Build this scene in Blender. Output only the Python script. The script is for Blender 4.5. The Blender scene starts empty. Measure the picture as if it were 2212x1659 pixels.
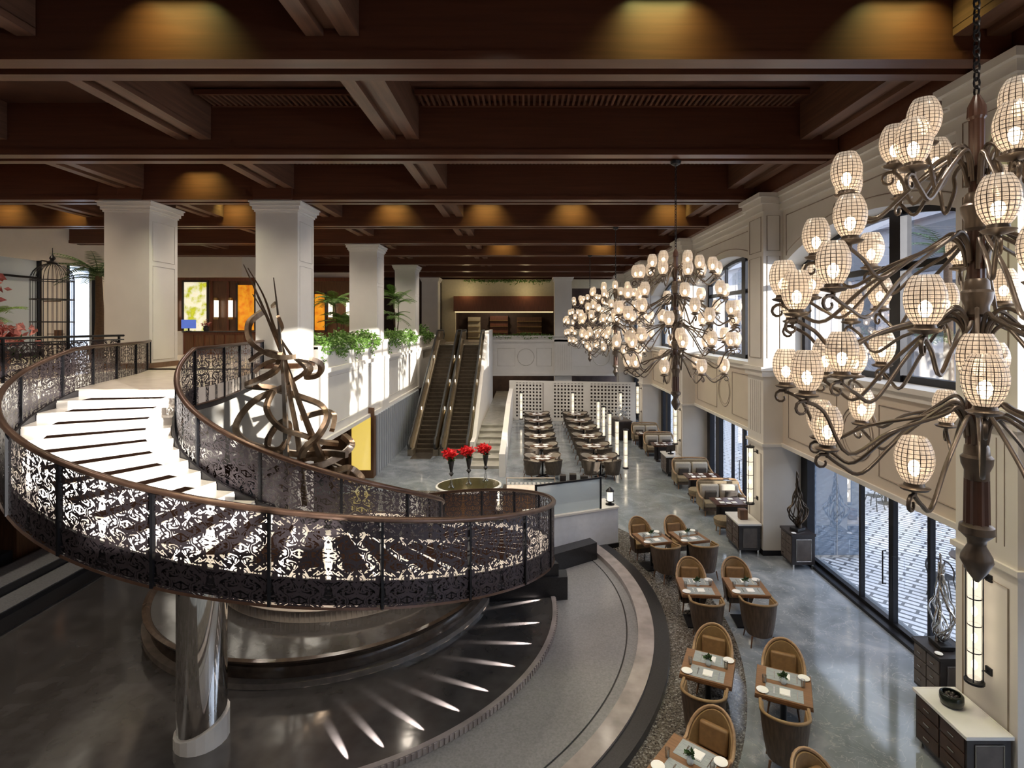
import bpy, math, random
from mathutils import Vector, Matrix
random.seed(7)
PI = math.pi
S = bpy.context.scene
COL = S.collection

# ------------------------------------------------------------------ camera
cam_d = bpy.data.cameras.new('camera')
cam_d.sensor_width = 36.0
cam_d.lens = 1190.0 / 2212.0 * 36.0
cam_d.shift_x = -30.0 / 2212.0
cam_d.shift_y = -126.5 / 2212.0
cam_d.clip_end = 400
CAM_Z = 6.3
cam = bpy.data.objects.new('camera', cam_d)
cam.location = (0, 0, CAM_Z)
cam.rotation_euler = (PI / 2, 0, 0)
COL.objects.link(cam)
S.camera = cam

# ------------------------------------------------------------------ view / world / sun
S.view_settings.view_transform = 'Standard'
S.view_settings.look = 'None'
S.view_settings.exposure = 0.28
S.view_settings.gamma = 1.0
S.view_settings.use_curve_mapping = False
S.cycles.max_bounces = 7
S.cycles.diffuse_bounces = 4
S.cycles.glossy_bounces = 3
S.cycles.transmission_bounces = 3
S.cycles.transparent_max_bounces = 10
S.cycles.sample_clamp_indirect = 4.0
S.cycles.caustics_reflective = False
S.cycles.caustics_refractive = False
S.cycles.use_denoising = True
S.cycles.use_adaptive_sampling = True
S.cycles.adaptive_threshold = 0.03

W = bpy.data.worlds.new('sky'); S.world = W
W.use_nodes = True
bg = W.node_tree.nodes['Background']
bg.inputs[0].default_value = (0.72, 0.82, 1.0, 1)
bg.inputs[1].default_value = 5.2


def light(name, kind, loc, energy, color=(1, 1, 1), **kw):
    d = bpy.data.lights.new(name, kind)
    d.energy = energy; d.color = color
    for k, v in kw.items():
        if k not in ('dir', 'portal'):
            setattr(d, k, v)
    o = bpy.data.objects.new(name, d)
    o.location = loc
    if 'dir' in kw:
        o.rotation_euler = Vector(kw['dir']).to_track_quat('-Z', 'Y').to_euler()
    if kw.get('portal'):
        d.cycles.is_portal = True
    COL.objects.link(o)
    return o


SUN_DIR = (-1.0, 0.83, -0.165)
light('sun', 'SUN', (30, -20, 12), 9.0, (1.0, 0.93, 0.82), angle=math.radians(0.6), dir=SUN_DIR)

# right-hand bays: near edges of the pillars along the window wall
PIL = [-8.32 + 7.8 * k for k in range(7)]          # -8.32 -0.52 7.28 15.08 22.88 30.68 38.48
PILW = 1.05
for k in range(6):
    y0, y1 = PIL[k] + PILW, PIL[k + 1]
    light('window_daylight', 'AREA', (7.9, (y0 + y1) / 2, 6.8), 1, portal=True, dir=(-1, 0, 0), shape='RECTANGLE', size=y1 - y0, size_y=3.8)
    light('door_daylight', 'AREA', (7.9, (y0 + y1) / 2, 1.5), 1, portal=True, dir=(-1, 0, 0), shape='RECTANGLE', size=y1 - y0, size_y=3.0)

WARM = (1.0, 0.80, 0.56)
# recessed ceiling downlights of the hall (above the bottom line of the beams)
for (x, y, e) in [(x, y, 1) for x in (-9.2, -4.8, -0.4, 3.3) for y in (1.4, 5.6, 9.75, 13.9, 18.1, 22.2, 26.4, 30.6, 34.7)]:
    light('ceiling_downlight', 'SPOT', (x, y + 0.3, 10.93), 420, (1.0, 0.87, 0.72), spot_size=math.radians(116), spot_blend=0.9, shadow_soft_size=0.12, dir=(0, 0, -1))
for x in (-17.5, -13.5):
    for y in (9.75, 13.9, 18.1, 22.2, 26.4):
        light('mezzanine_downlight', 'SPOT', (x, y + 0.3, 10.93), 260, WARM, spot_size=math.radians(120), spot_blend=0.9, shadow_soft_size=0.12, dir=(0, 0, -1))
# wall-washers that draw the yellow scallops on the beam faces
BEAM0, BSTEP = 7.48, 4.16
for (k, xs, e) in ((0, (-4.78, 1.85, 5.1), 15), (2, (-9.3,), 12), (3, (-18.7, -16.2, -10.5, -4.8, -1.45, 1.66, 5.2), 15), (5, (-1.2, 3.9), 15)):
    for x in xs:
        light('beam_washer', 'AREA', (x, BEAM0 + BSTEP * k - 0.33, 10.98), e, (0.92, 0.98, 0.33), shape='RECTANGLE', size=0.85, size_y=0.05, spread=math.radians(92), dir=(0, 0.10, -1))


# ------------------------------------------------------------------ mesh helper
class MB:
    def __init__(self):
        self.v = []; self.f = []; self.uv = []; self.mi = []
        self.M = None

    def add(self, vs, fs, uvs=None, m=0):
        b = len(self.v)
        if self.M is not None:
            vs = [self.M @ Vector(p) for p in vs]
        self.v += [tuple(p) for p in vs]
        for i, q in enumerate(fs):
            self.f.append([b + j for j in q])
            self.mi.append(m)
            self.uv.append(uvs[i] if uvs else None)
        return self

    def box(self, x0, x1, y0, y1, z0, z1, m=0):
        vs = [(x, y, z) for z in (z0, z1) for y in (y0, y1) for x in (x0, x1)]
        return self.add(vs, [(0, 2, 3, 1), (4, 5, 7, 6), (0, 1, 5, 4), (2, 6, 7, 3), (0, 4, 6, 2), (1, 3, 7, 5)], m=m)

    def taper(self, cx, cy, z0, z1, w0, d0, w1, d1, m=0):
        vs = []
        for z, w, d in ((z0, w0, d0), (z1, w1, d1)):
            vs += [(cx + sx * w / 2, cy + sy * d / 2, z) for sy in (-1, 1) for sx in (-1, 1)]
        return self.add(vs, [(0, 2, 3, 1), (4, 5, 7, 6), (0, 1, 5, 4), (2, 6, 7, 3), (0, 4, 6, 2), (1, 3, 7, 5)], m=m)

    def obox(self, c, s, rz=0, m=0):
        ca, sa = math.cos(rz), math.sin(rz)
        vs = []
        for dz in (-1, 1):
            for dy in (-1, 1):
                for dx in (-1, 1):
                    x, y = dx * s[0] / 2, dy * s[1] / 2
                    vs.append((c[0] + x * ca - y * sa, c[1] + x * sa + y * ca, c[2] + dz * s[2] / 2))
        return self.add(vs, [(0, 2, 3, 1), (4, 5, 7, 6), (0, 1, 5, 4), (2, 6, 7, 3), (0, 4, 6, 2), (1, 3, 7, 5)], m=m)

    def tube(self, pts, r, n=8, closed=False, flat=1.0, m=0, a0=0.0):
        P = [Vector(p) for p in pts]; N = len(P)
        R = r if isinstance(r, (list, tuple)) else [r] * N
        vs = []; up = None
        for i in range(N):
            if closed:
                t = P[(i + 1) % N] - P[i - 1]
            else:
                t = P[min(i + 1, N - 1)] - P[max(i - 1, 0)]
            if t.length < 1e-9:
                t = Vector((0, 0, 1))
            t.normalize()
            if up is None:
                up = Vector((0, 0, 1)) if abs(t.z) < 0.9 else Vector((1, 0, 0))
            u = up - t * up.dot(t)
            if u.length < 1e-6:
                u = t.orthogonal()
            u.normalize(); w = t.cross(u); up = u
            for j in range(n):
                a = 2 * PI * j / n + a0
                vs.append(P[i] + u * (math.cos(a) * R[i]) + w * (math.sin(a) * R[i] * flat))
        fs = []
        for i in range(N if closed else N - 1):
            k = (i + 1) % N
            for j in range(n):
                j2 = (j + 1) % n
                fs.append((i * n + j, i * n + j2, k * n + j2, k * n + j))
        if not closed:
            fs.append(tuple(range(n - 1, -1, -1)))
            fs.append(tuple((N - 1) * n + j for j in range(n)))
        return self.add(vs, fs, m=m)

    def lathe(self, prof, n=24, c=(0, 0, 0), sx=1.0, sy=1.0, cap=True, m=0, uv=False, flute=0.0):
        vs = []; fs = []; uvs = [] if uv else None
        L = len(prof)
        for (r, z) in prof:
            for j in range(n):
                a = 2 * PI * j / n
                rr = r * (1 - flute * (j % 2))
                vs.append((c[0] + rr * math.cos(a) * sx, c[1] + rr * math.sin(a) * sy, c[2] + z))
        for i in range(L - 1):
            for j in range(n):
                j2 = (j + 1) % n
                fs.append((i * n + j, i * n + j2, (i + 1) * n + j2, (i + 1) * n + j))
                if uv:
                    u0, u1, w0, w1 = j / n, (j + 1) / n, i / (L - 1), (i + 1) / (L - 1)
                    uvs.append([(u0, w0), (u1, w0), (u1, w1), (u0, w1)])
        if cap:
            if prof[0][0] > 1e-4:
                fs.append(tuple(range(n - 1, -1, -1)));
                if uv: uvs.append(None)
            if prof[-1][0] > 1e-4:
                fs.append(tuple((L - 1) * n + j for j in range(n)))
                if uv: uvs.append(None)
        return self.add(vs, fs, uvs, m)

    def prism(self, poly, z0, z1, m=0):
        n = len(poly)
        vs = [(x, y, z0) for x, y in poly] + [(x, y, z1) for x, y in poly]
        fs = [tuple(range(n - 1, -1, -1)), tuple(range(n, 2 * n))]
        fs += [(i, (i + 1) % n, n + (i + 1) % n, n + i) for i in range(n)]
        return self.add(vs, fs, m=m)

    def prism_x(self, poly, x0, x1, m=0):              # poly in (y, z)
        n = len(poly)
        vs = [(x0, y, z) for y, z in poly] + [(x1, y, z) for y, z in poly]
        fs = [tuple(range(n - 1, -1, -1)), tuple(range(n, 2 * n))]
        fs += [(i, (i + 1) % n, n + (i + 1) % n, n + i) for i in range(n)]
        return self.add(vs, fs, m=m)

    def ring(self, cx, cy, r0, r1, z0, z1, a0=0, a1=2 * PI, n=96, m=0, za=None):
        full = abs(a1 - a0 - 2 * PI) < 1e-6
        vs = []; fs = []
        K = n if full else n + 1
        for i in range(K):
            a = a0 + (a1 - a0) * i / n
            ca, sa = math.cos(a), math.sin(a)
            vs += [(cx + r0 * ca, cy + r0 * sa, z0), (cx + r1 * ca, cy + r1 * sa, z0), (cx + r1 * ca, cy + r1 * sa, z1), (cx + r0 * ca, cy + r0 * sa, z1)]
        for i in range(n):
            j = (i + 1) % K
            for k in range(4):
                l = (k + 1) % 4
                fs.append((i * 4 + k, i * 4 + l, j * 4 + l, j * 4 + k))
        if not full:
            fs.append((0, 1, 2, 3)); e = (K - 1) * 4; fs.append((e + 3, e + 2, e + 1, e))
        return self.add(vs, fs, m=m)

    def sweep(self, prof, path, closed=False, m=0):    # prof [(off, z)] across a horizontal path [(x,y,z)]
        N = len(path); n = len(prof); vs = []; fs = []
        for i in range(N):
            a = Vector(path[max(i - 1, 0)]); b = Vector(path[min(i + 1, N - 1)])
            t = (b - a); t.z = 0; t.normalize()
            nx, ny = t.y, -t.x
            for (o, z) in prof:
                vs.append((path[i][0] + nx * o, path[i][1] + ny * o, path[i][2] + z))
        for i in range(N - 1):
            for j in range(n):
                k = (j + 1) % n
                fs.append((i * n + j, (i + 1) * n + j, (i + 1) * n + k, i * n + k))
        fs.append(tuple(range(n))); fs.append(tuple((N - 1) * n + j for j in range(n - 1, -1, -1)))
        return self.add(vs, fs, m=m)

    def ribbon(self, path, lo, hi):                    # vertical sheet with metric uv
        vs = []; fs = []; uvs = []; u = 0
        us = []
        for i, p in enumerate(path):
            if i:
                u += math.hypot(p[0] - path[i - 1][0], p[1] - path[i - 1][1])
            us.append(u)
            vs += [(p[0], p[1], p[2] + lo), (p[0], p[1], p[2] + hi)]
        for i in range(len(path) - 1):
            fs.append((2 * i, 2 * i + 2, 2 * i + 3, 2 * i + 1))
            uvs.append([(us[i], lo), (us[i + 1], lo), (us[i + 1], hi), (us[i], hi)])
        return self.add(vs, fs, uvs)

    def build(self, name, mat, parent=None, smooth=None, bevel=0):
        me = bpy.data.meshes.new(name)
        me.from_pydata(self.v, [], self.f)
        mats = mat if isinstance(mat, (list, tuple)) else [mat]
        for mm in mats:
            me.materials.append(mm)
        if len(mats) > 1:
            me.polygons.foreach_set('material_index', self.mi)
        if any(u is not None for u in self.uv):
            lay = me.uv_layers.new(name='UVMap')
            li = 0
            for i, q in enumerate(self.f):
                for j in range(len(q)):
                    lay.data[li].uv = self.uv[i][j] if self.uv[i] else (0.5, 0.02)
                    li += 1
        me.validate(clean_customdata=False); me.update()
        if smooth:
            me.shade_smooth()
            me.set_sharp_from_angle(angle=math.radians(smooth))
        o = bpy.data.objects.new(name, me)
        COL.objects.link(o)
        if parent is not None:
            o.parent = parent
        if bevel:
            b = o.modifiers.new('bevel', 'BEVEL'); b.width = bevel; b.segments = 2; b.limit_method = 'ANGLE'
        return o


def tag(o, label=None, cat=None, group=None, kind=None):
    if label: o['label'] = label
    if cat: o['category'] = cat
    if group: o['group'] = group
    if kind: o['kind'] = kind
    return o


def empty(name, loc=(0, 0, 0), rz=0, label=None, cat=None, group=None):
    o = bpy.data.objects.new(name, None)
    o.empty_display_size = 0.2
    o.location = loc; o.rotation_euler = (0, 0, rz)
    COL.objects.link(o)
    return tag(o, label, cat, group)


KIDS = {}


def copy_tree(o, parent=None):
    c = o.copy(); COL.objects.link(c)
    if parent is not None:
        c.parent = parent
    for ch in [x for x in o.children]:
        copy_tree(ch, c)
    return c


PROTO = {}


def put(key, builder, loc, rz, label, cat, group=None):
    if key not in PROTO:
        o = builder(); PROTO[key] = o
    else:
        o = copy_tree(PROTO[key])
        for k in ('label', 'category', 'group'):
            if k in o: del o[k]
    o.location = loc; o.rotation_euler = (0, 0, rz)
    return tag(o, label, cat, group)


# ------------------------------------------------------------------ materials
def new_mat(name):
    m = bpy.data.materials.new(name); m.use_nodes = True
    nt = m.node_tree
    return m, nt, nt.nodes['Principled BSDF'], nt.nodes['Material Output']


def N(nt, kind, **kw):
    n = nt.nodes.new(kind)
    for k, v in kw.items():
        setattr(n, k, v)
    return n


def math_(nt, op, a, b=None, c=None):
    n = nt.nodes.new('ShaderNodeMath'); n.operation = op
    for i, x in enumerate((a, b, c)):
        if x is None: continue
        if isinstance(x, (int, float)): n.inputs[i].default_value = x
        else: nt.links.new(x, n.inputs[i])
    return n.outputs[0]


def ramp(nt, fac, stops, interp='LINEAR'):
    r = nt.nodes.new('ShaderNodeValToRGB'); r.color_ramp.interpolation = interp
    e = r.color_ramp.elements
    while len(e) < len(stops): e.new(0.5)
    for i, (p, c) in enumerate(stops):
        e[i].position = p; e[i].color = (c[0], c[1], c[2], 1)
    nt.links.new(fac, r.inputs[0])
    return r.outputs[0]


def simple(name, c, rough=0.5, metal=0.0, var=0.12, scale=6.0, stretch=(1, 1, 1), bump=0.0, coat=0.0, emit=None, es=0.0, spec=0.5):
    m, nt, p, out = new_mat(name)
    tc = N(nt, 'ShaderNodeTexCoord'); mp = N(nt, 'ShaderNodeMapping')
    mp.inputs['Scale'].default_value = stretch
    nt.links.new(tc.outputs['Object'], mp.inputs[0])
    nz = N(nt, 'ShaderNodeTexNoise'); nz.inputs['Scale'].default_value = scale; nz.inputs['Detail'].default_value = 3
    nt.links.new(mp.outputs[0], nz.inputs[0])
    lo = [max(0, x * (1 - var)) for x in c]; hi = [min(1, x * (1 + var)) for x in c]
    nt.links.new(ramp(nt, nz.outputs[0], [(0.3, lo), (0.7, hi)]), p.inputs['Base Color'])
    p.inputs['Roughness'].default_value = rough
    p.inputs['Metallic'].default_value = metal
    p.inputs['Specular IOR Level'].default_value = spec
    p.inputs['Coat Weight'].default_value = coat
    if bump:
        b = N(nt, 'ShaderNodeBump'); b.inputs['Strength'].default_value = bump; b.inputs['Distance'].default_value = 0.02
        nt.links.new(nz.outputs[0], b.inputs['Height']); nt.links.new(b.outputs[0], p.inputs['Normal'])
    if emit:
        p.inputs['Emission Color'].default_value = (*emit, 1); p.inputs['Emission Strength'].default_value = es
    return m


def emission(name, c, s, sample=True):
    m, nt, p, out = new_mat(name)
    p.inputs['Base Color'].default_value = (0.8, 0.8, 0.8, 1)
    p.inputs['Emission Color'].default_value = (*c, 1); p.inputs['Emission Strength'].default_value = s
    if not sample: m.cycles.emission_sampling = 'NONE'
    return m


M = {}
M['beam'] = simple('dark_red_wood', (0.104, 0.036, 0.018), 0.36, var=0.16, scale=3, stretch=(0.25, 3, 6))
M['joist'] = simple('dark_wood_joist', (0.135, 0.064, 0.038), 0.42, var=0.3, scale=3, stretch=(3, 0.25, 6))
M['ceiling'] = simple('dark_ceiling_board', (0.07, 0.027, 0.016), 0.5, var=0.25, scale=2)
M['plaster'] = simple('white_plaster', (0.80, 0.77, 0.72), 0.6, var=0.03, scale=1.5)
M['cream'] = simple('beige_wall_paint', (0.66, 0.565, 0.46), 0.55, var=0.03, scale=1.5)
M['cream_light'] = simple('ivory_wall_paint', (0.76, 0.72, 0.66), 0.55, var=0.03, scale=1.5)
M['line'] = simple('moulding_shadow_gap', (0.30, 0.24, 0.19), 0.6)
M['linelight'] = simple('ivory_moulding', (0.62, 0.58, 0.52), 0.5)
M['black_metal'] = simple('black_steel', (0.018, 0.018, 0.022), 0.35, 0.5)
M['rail_metal'] = simple('bronze_rail', (0.085, 0.048, 0.034), 0.32, 0.6, var=0.2)
M['stringer'] = simple('dark_stringer_steel', (0.010, 0.008, 0.011), 0.55, 0.0)
M['wood'] = simple('walnut', (0.13, 0.062, 0.030), 0.35, var=0.3, scale=4, stretch=(6, 6, 0.5))
M['wood_mid'] = simple('oak', (0.22, 0.115, 0.055), 0.38, var=0.2, scale=5, stretch=(0.6, 8, 8))
M['wood_red'] = simple('mahogany', (0.15, 0.05, 0.025), 0.35, var=0.25, scale=4, stretch=(5, 5, 0.5))
M['marble_white'] = simple('white_marble', (0.82, 0.81, 0.79), 0.2, var=0.05, scale=3)
M['step_marble'] = simple('pale_step_marble', (0.78, 0.73, 0.68), 0.25, var=0.06, scale=3)
M['marble_cream'] = simple('cream_marble', (0.66, 0.58, 0.50), 0.25, var=0.08, scale=3)
M['chrome'] = simple('polished_steel', (0.78, 0.77, 0.75), 0.05, 1.0, var=0.03)
M['bronze'] = simple('brushed_bronze', (0.33, 0.245, 0.175), 0.30, 1.0, var=0.25, scale=8)
M['steel'] = simple('silver_steel', (0.62, 0.58, 0.53), 0.25, 1.0, var=0.15)
M['granite_black'] = simple('black_granite', (0.018, 0.018, 0.021), 0.28, var=0.4, scale=40)
M['ring_stone'] = simple('grey_wet_stone', (0.215, 0.215, 0.228), 0.22, var=0.14, scale=30, spec=0.5)
M['coping'] = simple('pale_coping_stone', (0.31, 0.275, 0.275), 0.13, var=0.2, scale=3)
M['cushion_tan'] = simple('dark_tan_cushion', (0.215, 0.12, 0.05), 0.6, var=0.15, scale=14)
M['leather'] = simple('tan_leather', (0.27, 0.172, 0.08), 0.5, var=0.15, scale=14, bump=0.15)
M['rattan'] = simple('brown_rattan_weave', (0.085, 0.055, 0.036), 0.5, var=0.4, scale=30, stretch=(1, 1, 0.15), bump=0.4)
M['rattan_rim'] = simple('light_rattan_rim', (0.36, 0.23, 0.13), 0.45, var=0.2, scale=20)
M['grey_cushion'] = simple('pale_linen', (0.52, 0.47, 0.40), 0.8, var=0.08, scale=20)
M['grey_shell'] = simple('brown_woven_shell', (0.070, 0.052, 0.038), 0.65, var=0.35, scale=30, stretch=(1, 1, 0.15), bump=0.3)
M['sofa'] = simple('taupe_upholstery', (0.27, 0.21, 0.135), 0.8, var=0.1, scale=20)
M['pillow'] = simple('charcoal_pillow', (0.09, 0.075, 0.065), 0.8)
M['mat_grey'] = simple('grey_woven_mat', (0.30, 0.33, 0.345), 0.7, var=0.25, scale=60, stretch=(0.2, 3, 1))
M['linen'] = simple('white_napkin', (0.86, 0.86, 0.85), 0.8, var=0.02)
M['china'] = simple('white_china', (0.88, 0.88, 0.87), 0.12, var=0.02)
M['cutlery'] = simple('cutlery_steel', (0.7, 0.7, 0.7), 0.18, 1.0, var=0.05)
M['strip'] = simple('matte_dark_strip', (0.022, 0.012, 0.009), 0.95, spec=0.0)
M['dark_cab'] = simple('charcoal_cabinet', (0.032, 0.026, 0.026), 0.35, var=0.2)
M['drawer'] = simple('dark_red_drawer', (0.055, 0.027, 0.018), 0.35, var=0.3)
M['dark_panel'] = simple('grey_brown_panel', (0.11, 0.09, 0.08), 0.35, var=0.2)
M['soil'] = simple('planter_soil', (0.05, 0.035, 0.02), 0.9)
M['leaf'] = simple('green_leaf', (0.11, 0.22, 0.035), 0.45, var=0.45, scale=9)
M['leaf_dark'] = simple('dark_green_leaf', (0.035, 0.085, 0.022), 0.45, var=0.4, scale=9)
M['trunk'] = simple('palm_bark', (0.10, 0.06, 0.035), 0.8, var=0.3, scale=10, stretch=(1, 1, 4))
M['red'] = simple('red_petal', (0.78, 0.012, 0.02), 0.5, var=0.2, scale=30)
M['pink'] = simple('pink_petal', (0.50, 0.17, 0.15), 0.5, var=0.4, scale=8)
M['terracotta'] = simple('brown_clay', (0.20, 0.10, 0.06), 0.6)
M['fluted'] = simple('pale_blue_grey_panel', (0.40, 0.43, 0.47), 0.35, var=0.1, scale=10, stretch=(6, 6, 0.2))
M['esc_step'] = simple('escalator_tread', (0.10, 0.078, 0.055), 0.45, 0.4, var=0.2)
M['esc_side'] = simple('escalator_bronze', (0.30, 0.25, 0.18), 0.3, 0.6, var=0.15)
M['rubber'] = simple('black_rubber', (0.015, 0.015, 0.015), 0.5)
M['gold'] = simple('brass_trim', (0.55, 0.38, 0.16), 0.28, 1.0)
M['yellow_glow'] = emission('yellow_lit_panel', (0.95, 0.66, 0.05), 0.62)
M['step_glow'] = emission('backlit_riser', (1.0, 0.94, 0.89), 2.4)
M['lamp_white'] = emission('frosted_tube', (1.0, 0.88, 0.70), 2.2)
M['outer_wall'] = simple('white_render', (0.34, 0.34, 0.37), 0.7, var=0.05)
M['outer_window'] = simple('grey_window', (0.06, 0.065, 0.08), 0.25)
M['light_block_wall'] = simple('light_block_wall', (0.35, 0.33, 0.30), 0.8)
M['screen_pic'] = simple('grey_picture', (0.33, 0.36, 0.42), 0.5)
M['screen_blue'] = simple('blue_screen', (0.05, 0.09, 0.3), 0.3, emit=(0.15, 0.25, 0.8), es=0.5)
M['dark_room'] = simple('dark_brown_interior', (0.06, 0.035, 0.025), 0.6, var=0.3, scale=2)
M['cream_glow'] = simple('warm_wall', (0.66, 0.58, 0.40), 0.6, var=0.04)


def glass_mat(name, tint=(1, 1, 1), gloss=0.08, body=0.0, bodycol=(0.5, 0.6, 0.7)):
    m, nt, p, out = new_mat(name)
    nt.nodes.remove(p)
    tr = N(nt, 'ShaderNodeBsdfTransparent'); tr.inputs[0].default_value = (*tint, 1)
    gl = N(nt, 'ShaderNodeBsdfGlossy'); gl.inputs['Roughness'].default_value = 0.01
    fr = N(nt, 'ShaderNodeFresnel'); fr.inputs[0].default_value = 1.45
    mx = N(nt, 'ShaderNodeMixShader')
    f = math_(nt, 'MINIMUM', math_(nt, 'ADD', fr.outputs[0], gloss - 0.04), 0.6)
    nt.links.new(f, mx.inputs[0]); nt.links.new(tr.outputs[0], mx.inputs[1]); nt.links.new(gl.outputs[0], mx.inputs[2])
    last = mx.outputs[0]
    if body:
        df = N(nt, 'ShaderNodeBsdfDiffuse'); df.inputs[0].default_value = (*bodycol, 1)
        m2 = N(nt, 'ShaderNodeMixShader'); m2.inputs[0].default_value = body
        nt.links.new(last, m2.inputs[1]); nt.links.new(df.outputs[0], m2.inputs[2]); last = m2.outputs[0]
    nt.links.new(last, out.inputs[0])
    return m


M['glass'] = glass_mat('clear_glass', (0.93, 0.95, 0.97), 0.05)
M['glass_soft'] = glass_mat('display_glass', (0.85, 0.92, 0.96), 0.15, 0.6, (0.80, 0.90, 0.96))
M['glass_blue'] = glass_mat('blue_screen_glass', (0.75, 0.82, 0.9), 0.25, 0.5, (0.22, 0.28, 0.36))
M['glass_bottle'] = glass_mat('thin_clear_glass', (0.9, 0.92, 0.92), 0.2)

# capiz shade: dark leading grid, glowing shell, partly see-through so that the bulb shows
m, nt, p, out = new_mat('capiz_shade'); M['shade'] = m
uvn = N(nt, 'ShaderNodeUVMap'); sp = N(nt, 'ShaderNodeSeparateXYZ'); nt.links.new(uvn.outputs[0], sp.inputs[0])
gu = math_(nt, 'LESS_THAN', math_(nt, 'FRACT', math_(nt, 'MULTIPLY', sp.outputs[0], 20)), 0.15)
gv = math_(nt, 'LESS_THAN', math_(nt, 'FRACT', math_(nt, 'MULTIPLY', sp.outputs[1], 12)), 0.15)
grid = math_(nt, 'MAXIMUM', gu, gv)
shell = N(nt, 'ShaderNodeEmission'); shell.inputs[0].default_value = (1.0, 0.86, 0.70, 1); shell.inputs[1].default_value = 0.30
dif = N(nt, 'ShaderNodeBsdfPrincipled'); dif.inputs['Base Color'].default_value = (0.62, 0.54, 0.45, 1); dif.inputs['Roughness'].default_value = 0.25
adds = N(nt, 'ShaderNodeAddShader'); nt.links.new(shell.outputs[0], adds.inputs[0]); nt.links.new(dif.outputs[0], adds.inputs[1])
trs = N(nt, 'ShaderNodeBsdfTransparent'); trs.inputs[0].default_value = (1, 0.9, 0.78, 1)
mx1 = N(nt, 'ShaderNodeMixShader'); mx1.inputs[0].default_value = 0.42
nt.links.new(adds.outputs[0], mx1.inputs[1]); nt.links.new(trs.outputs[0], mx1.inputs[2])
p.inputs['Base Color'].default_value = (0.05, 0.03, 0.02, 1)
mx2 = N(nt, 'ShaderNodeMixShader')
nt.links.new(grid, mx2.inputs[0]); nt.links.new(mx1.outputs[0], mx2.inputs[1]); nt.links.new(p.outputs[0], mx2.inputs[2])
nt.links.new(mx2.outputs[0], out.inputs[0])
m.cycles.emission_sampling = 'NONE'
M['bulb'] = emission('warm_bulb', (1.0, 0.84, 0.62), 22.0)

# pierced scroll-work metal
m, nt, p, out = new_mat('pierced_scroll_metal'); M['lace'] = m
uvn = N(nt, 'ShaderNodeUVMap'); sp = N(nt, 'ShaderNodeSeparateXYZ'); nt.links.new(uvn.outputs[0], sp.inputs[0])
pu = math_(nt, 'PINGPONG', sp.outputs[0], 0.33); pv = math_(nt, 'PINGPONG', math_(nt, 'ADD', sp.outputs[1], 5.0), 0.28)
cb = N(nt, 'ShaderNodeCombineXYZ'); nt.links.new(pu, cb.inputs[0]); nt.links.new(pv, cb.inputs[1])
nz = N(nt, 'ShaderNodeTexNoise'); nz.inputs['Scale'].default_value = 11.0; nz.inputs['Detail'].default_value = 0.8; nz.inputs['Distortion'].default_value = 0.9
nt.links.new(cb.outputs[0], nz.inputs[0])
band = math_(nt, 'LESS_THAN', math_(nt, 'ABSOLUTE', math_(nt, 'SUBTRACT', math_(nt, 'FRACT', math_(nt, 'MULTIPLY', nz.outputs[0], 4.2)), 0.5)), 0.27)
du = math_(nt, 'SUBTRACT', pu, 0.19); dv = math_(nt, 'SUBTRACT', pv, 0.14)
rr = math_(nt, 'SQRT', math_(nt, 'ADD', math_(nt, 'MULTIPLY', du, du), math_(nt, 'MULTIPLY', dv, dv)))
ang = math_(nt, 'ARCTAN2', dv, du)
scr = math_(nt, 'FRACT', math_(nt, 'ADD', math_(nt, 'MULTIPLY', rr, 11.0), math_(nt, 'MULTIPLY', ang, 0.477)))
ringm = math_(nt, 'MULTIPLY', math_(nt, 'LESS_THAN', math_(nt, 'ABSOLUTE', math_(nt, 'SUBTRACT', scr, 0.5)), 0.13), math_(nt, 'LESS_THAN', rr, 0.16))
metal = math_(nt, 'MAXIMUM', band, ringm)
p.inputs['Base Color'].default_value = (0.062, 0.049, 0.056, 1); p.inputs['Metallic'].default_value = 0.5; p.inputs['Roughness'].default_value = 0.38
trs = N(nt, 'ShaderNodeBsdfTransparent'); mx = N(nt, 'ShaderNodeMixShader')
nt.links.new(metal, mx.inputs[0]); nt.links.new(trs.outputs[0], mx.inputs[1]); nt.links.new(p.outputs[0], mx.inputs[2])
nt.links.new(mx.outputs[0], out.inputs[0])

# floor: polished blue-grey marble, dark terrazzo band round the pool
POOL = (-4.35, 12.37)
m, nt, p, out = new_mat('polished_marble_floor'); M['floor'] = m
tc = N(nt, 'ShaderNodeTexCoord')
nz = N(nt, 'ShaderNodeTexNoise'); nz.inputs['Scale'].default_value = 0.9; nz.inputs['Detail'].default_value = 8; nz.inputs['Distortion'].default_value = 1.2
nt.links.new(tc.outputs['Object'], nz.inputs[0])
base = ramp(nt, nz.outputs[0], [(0.3, (0.145, 0.168, 0.19)), (0.55, (0.24, 0.27, 0.305)), (0.75, (0.37, 0.40, 0.44))])
vo = N(nt, 'ShaderNodeTexNoise'); vo.inputs['Scale'].default_value = 1.6; vo.inputs['Detail'].default_value = 5; vo.inputs['Distortion'].default_value = 2.5
nt.links.new(tc.outputs['Object'], vo.inputs[0])
vein = math_(nt, 'LESS_THAN', math_(nt, 'ABSOLUTE', math_(nt, 'SUBTRACT', vo.outputs[0], 0.5)), 0.008)
mv = N(nt, 'ShaderNodeMixRGB'); nt.links.new(math_(nt, 'MULTIPLY', vein, 0.28), mv.inputs[0]); nt.links.new(base, mv.inputs[1]); mv.inputs[2].default_value = (0.62, 0.62, 0.62, 1)
sp = N(nt, 'ShaderNodeSeparateXYZ'); nt.links.new(tc.outputs['Object'], sp.inputs[0])
dx = math_(nt, 'SUBTRACT', sp.outputs[0], POOL[0]); dy = math_(nt, 'SUBTRACT', sp.outputs[1], POOL[1])
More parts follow.
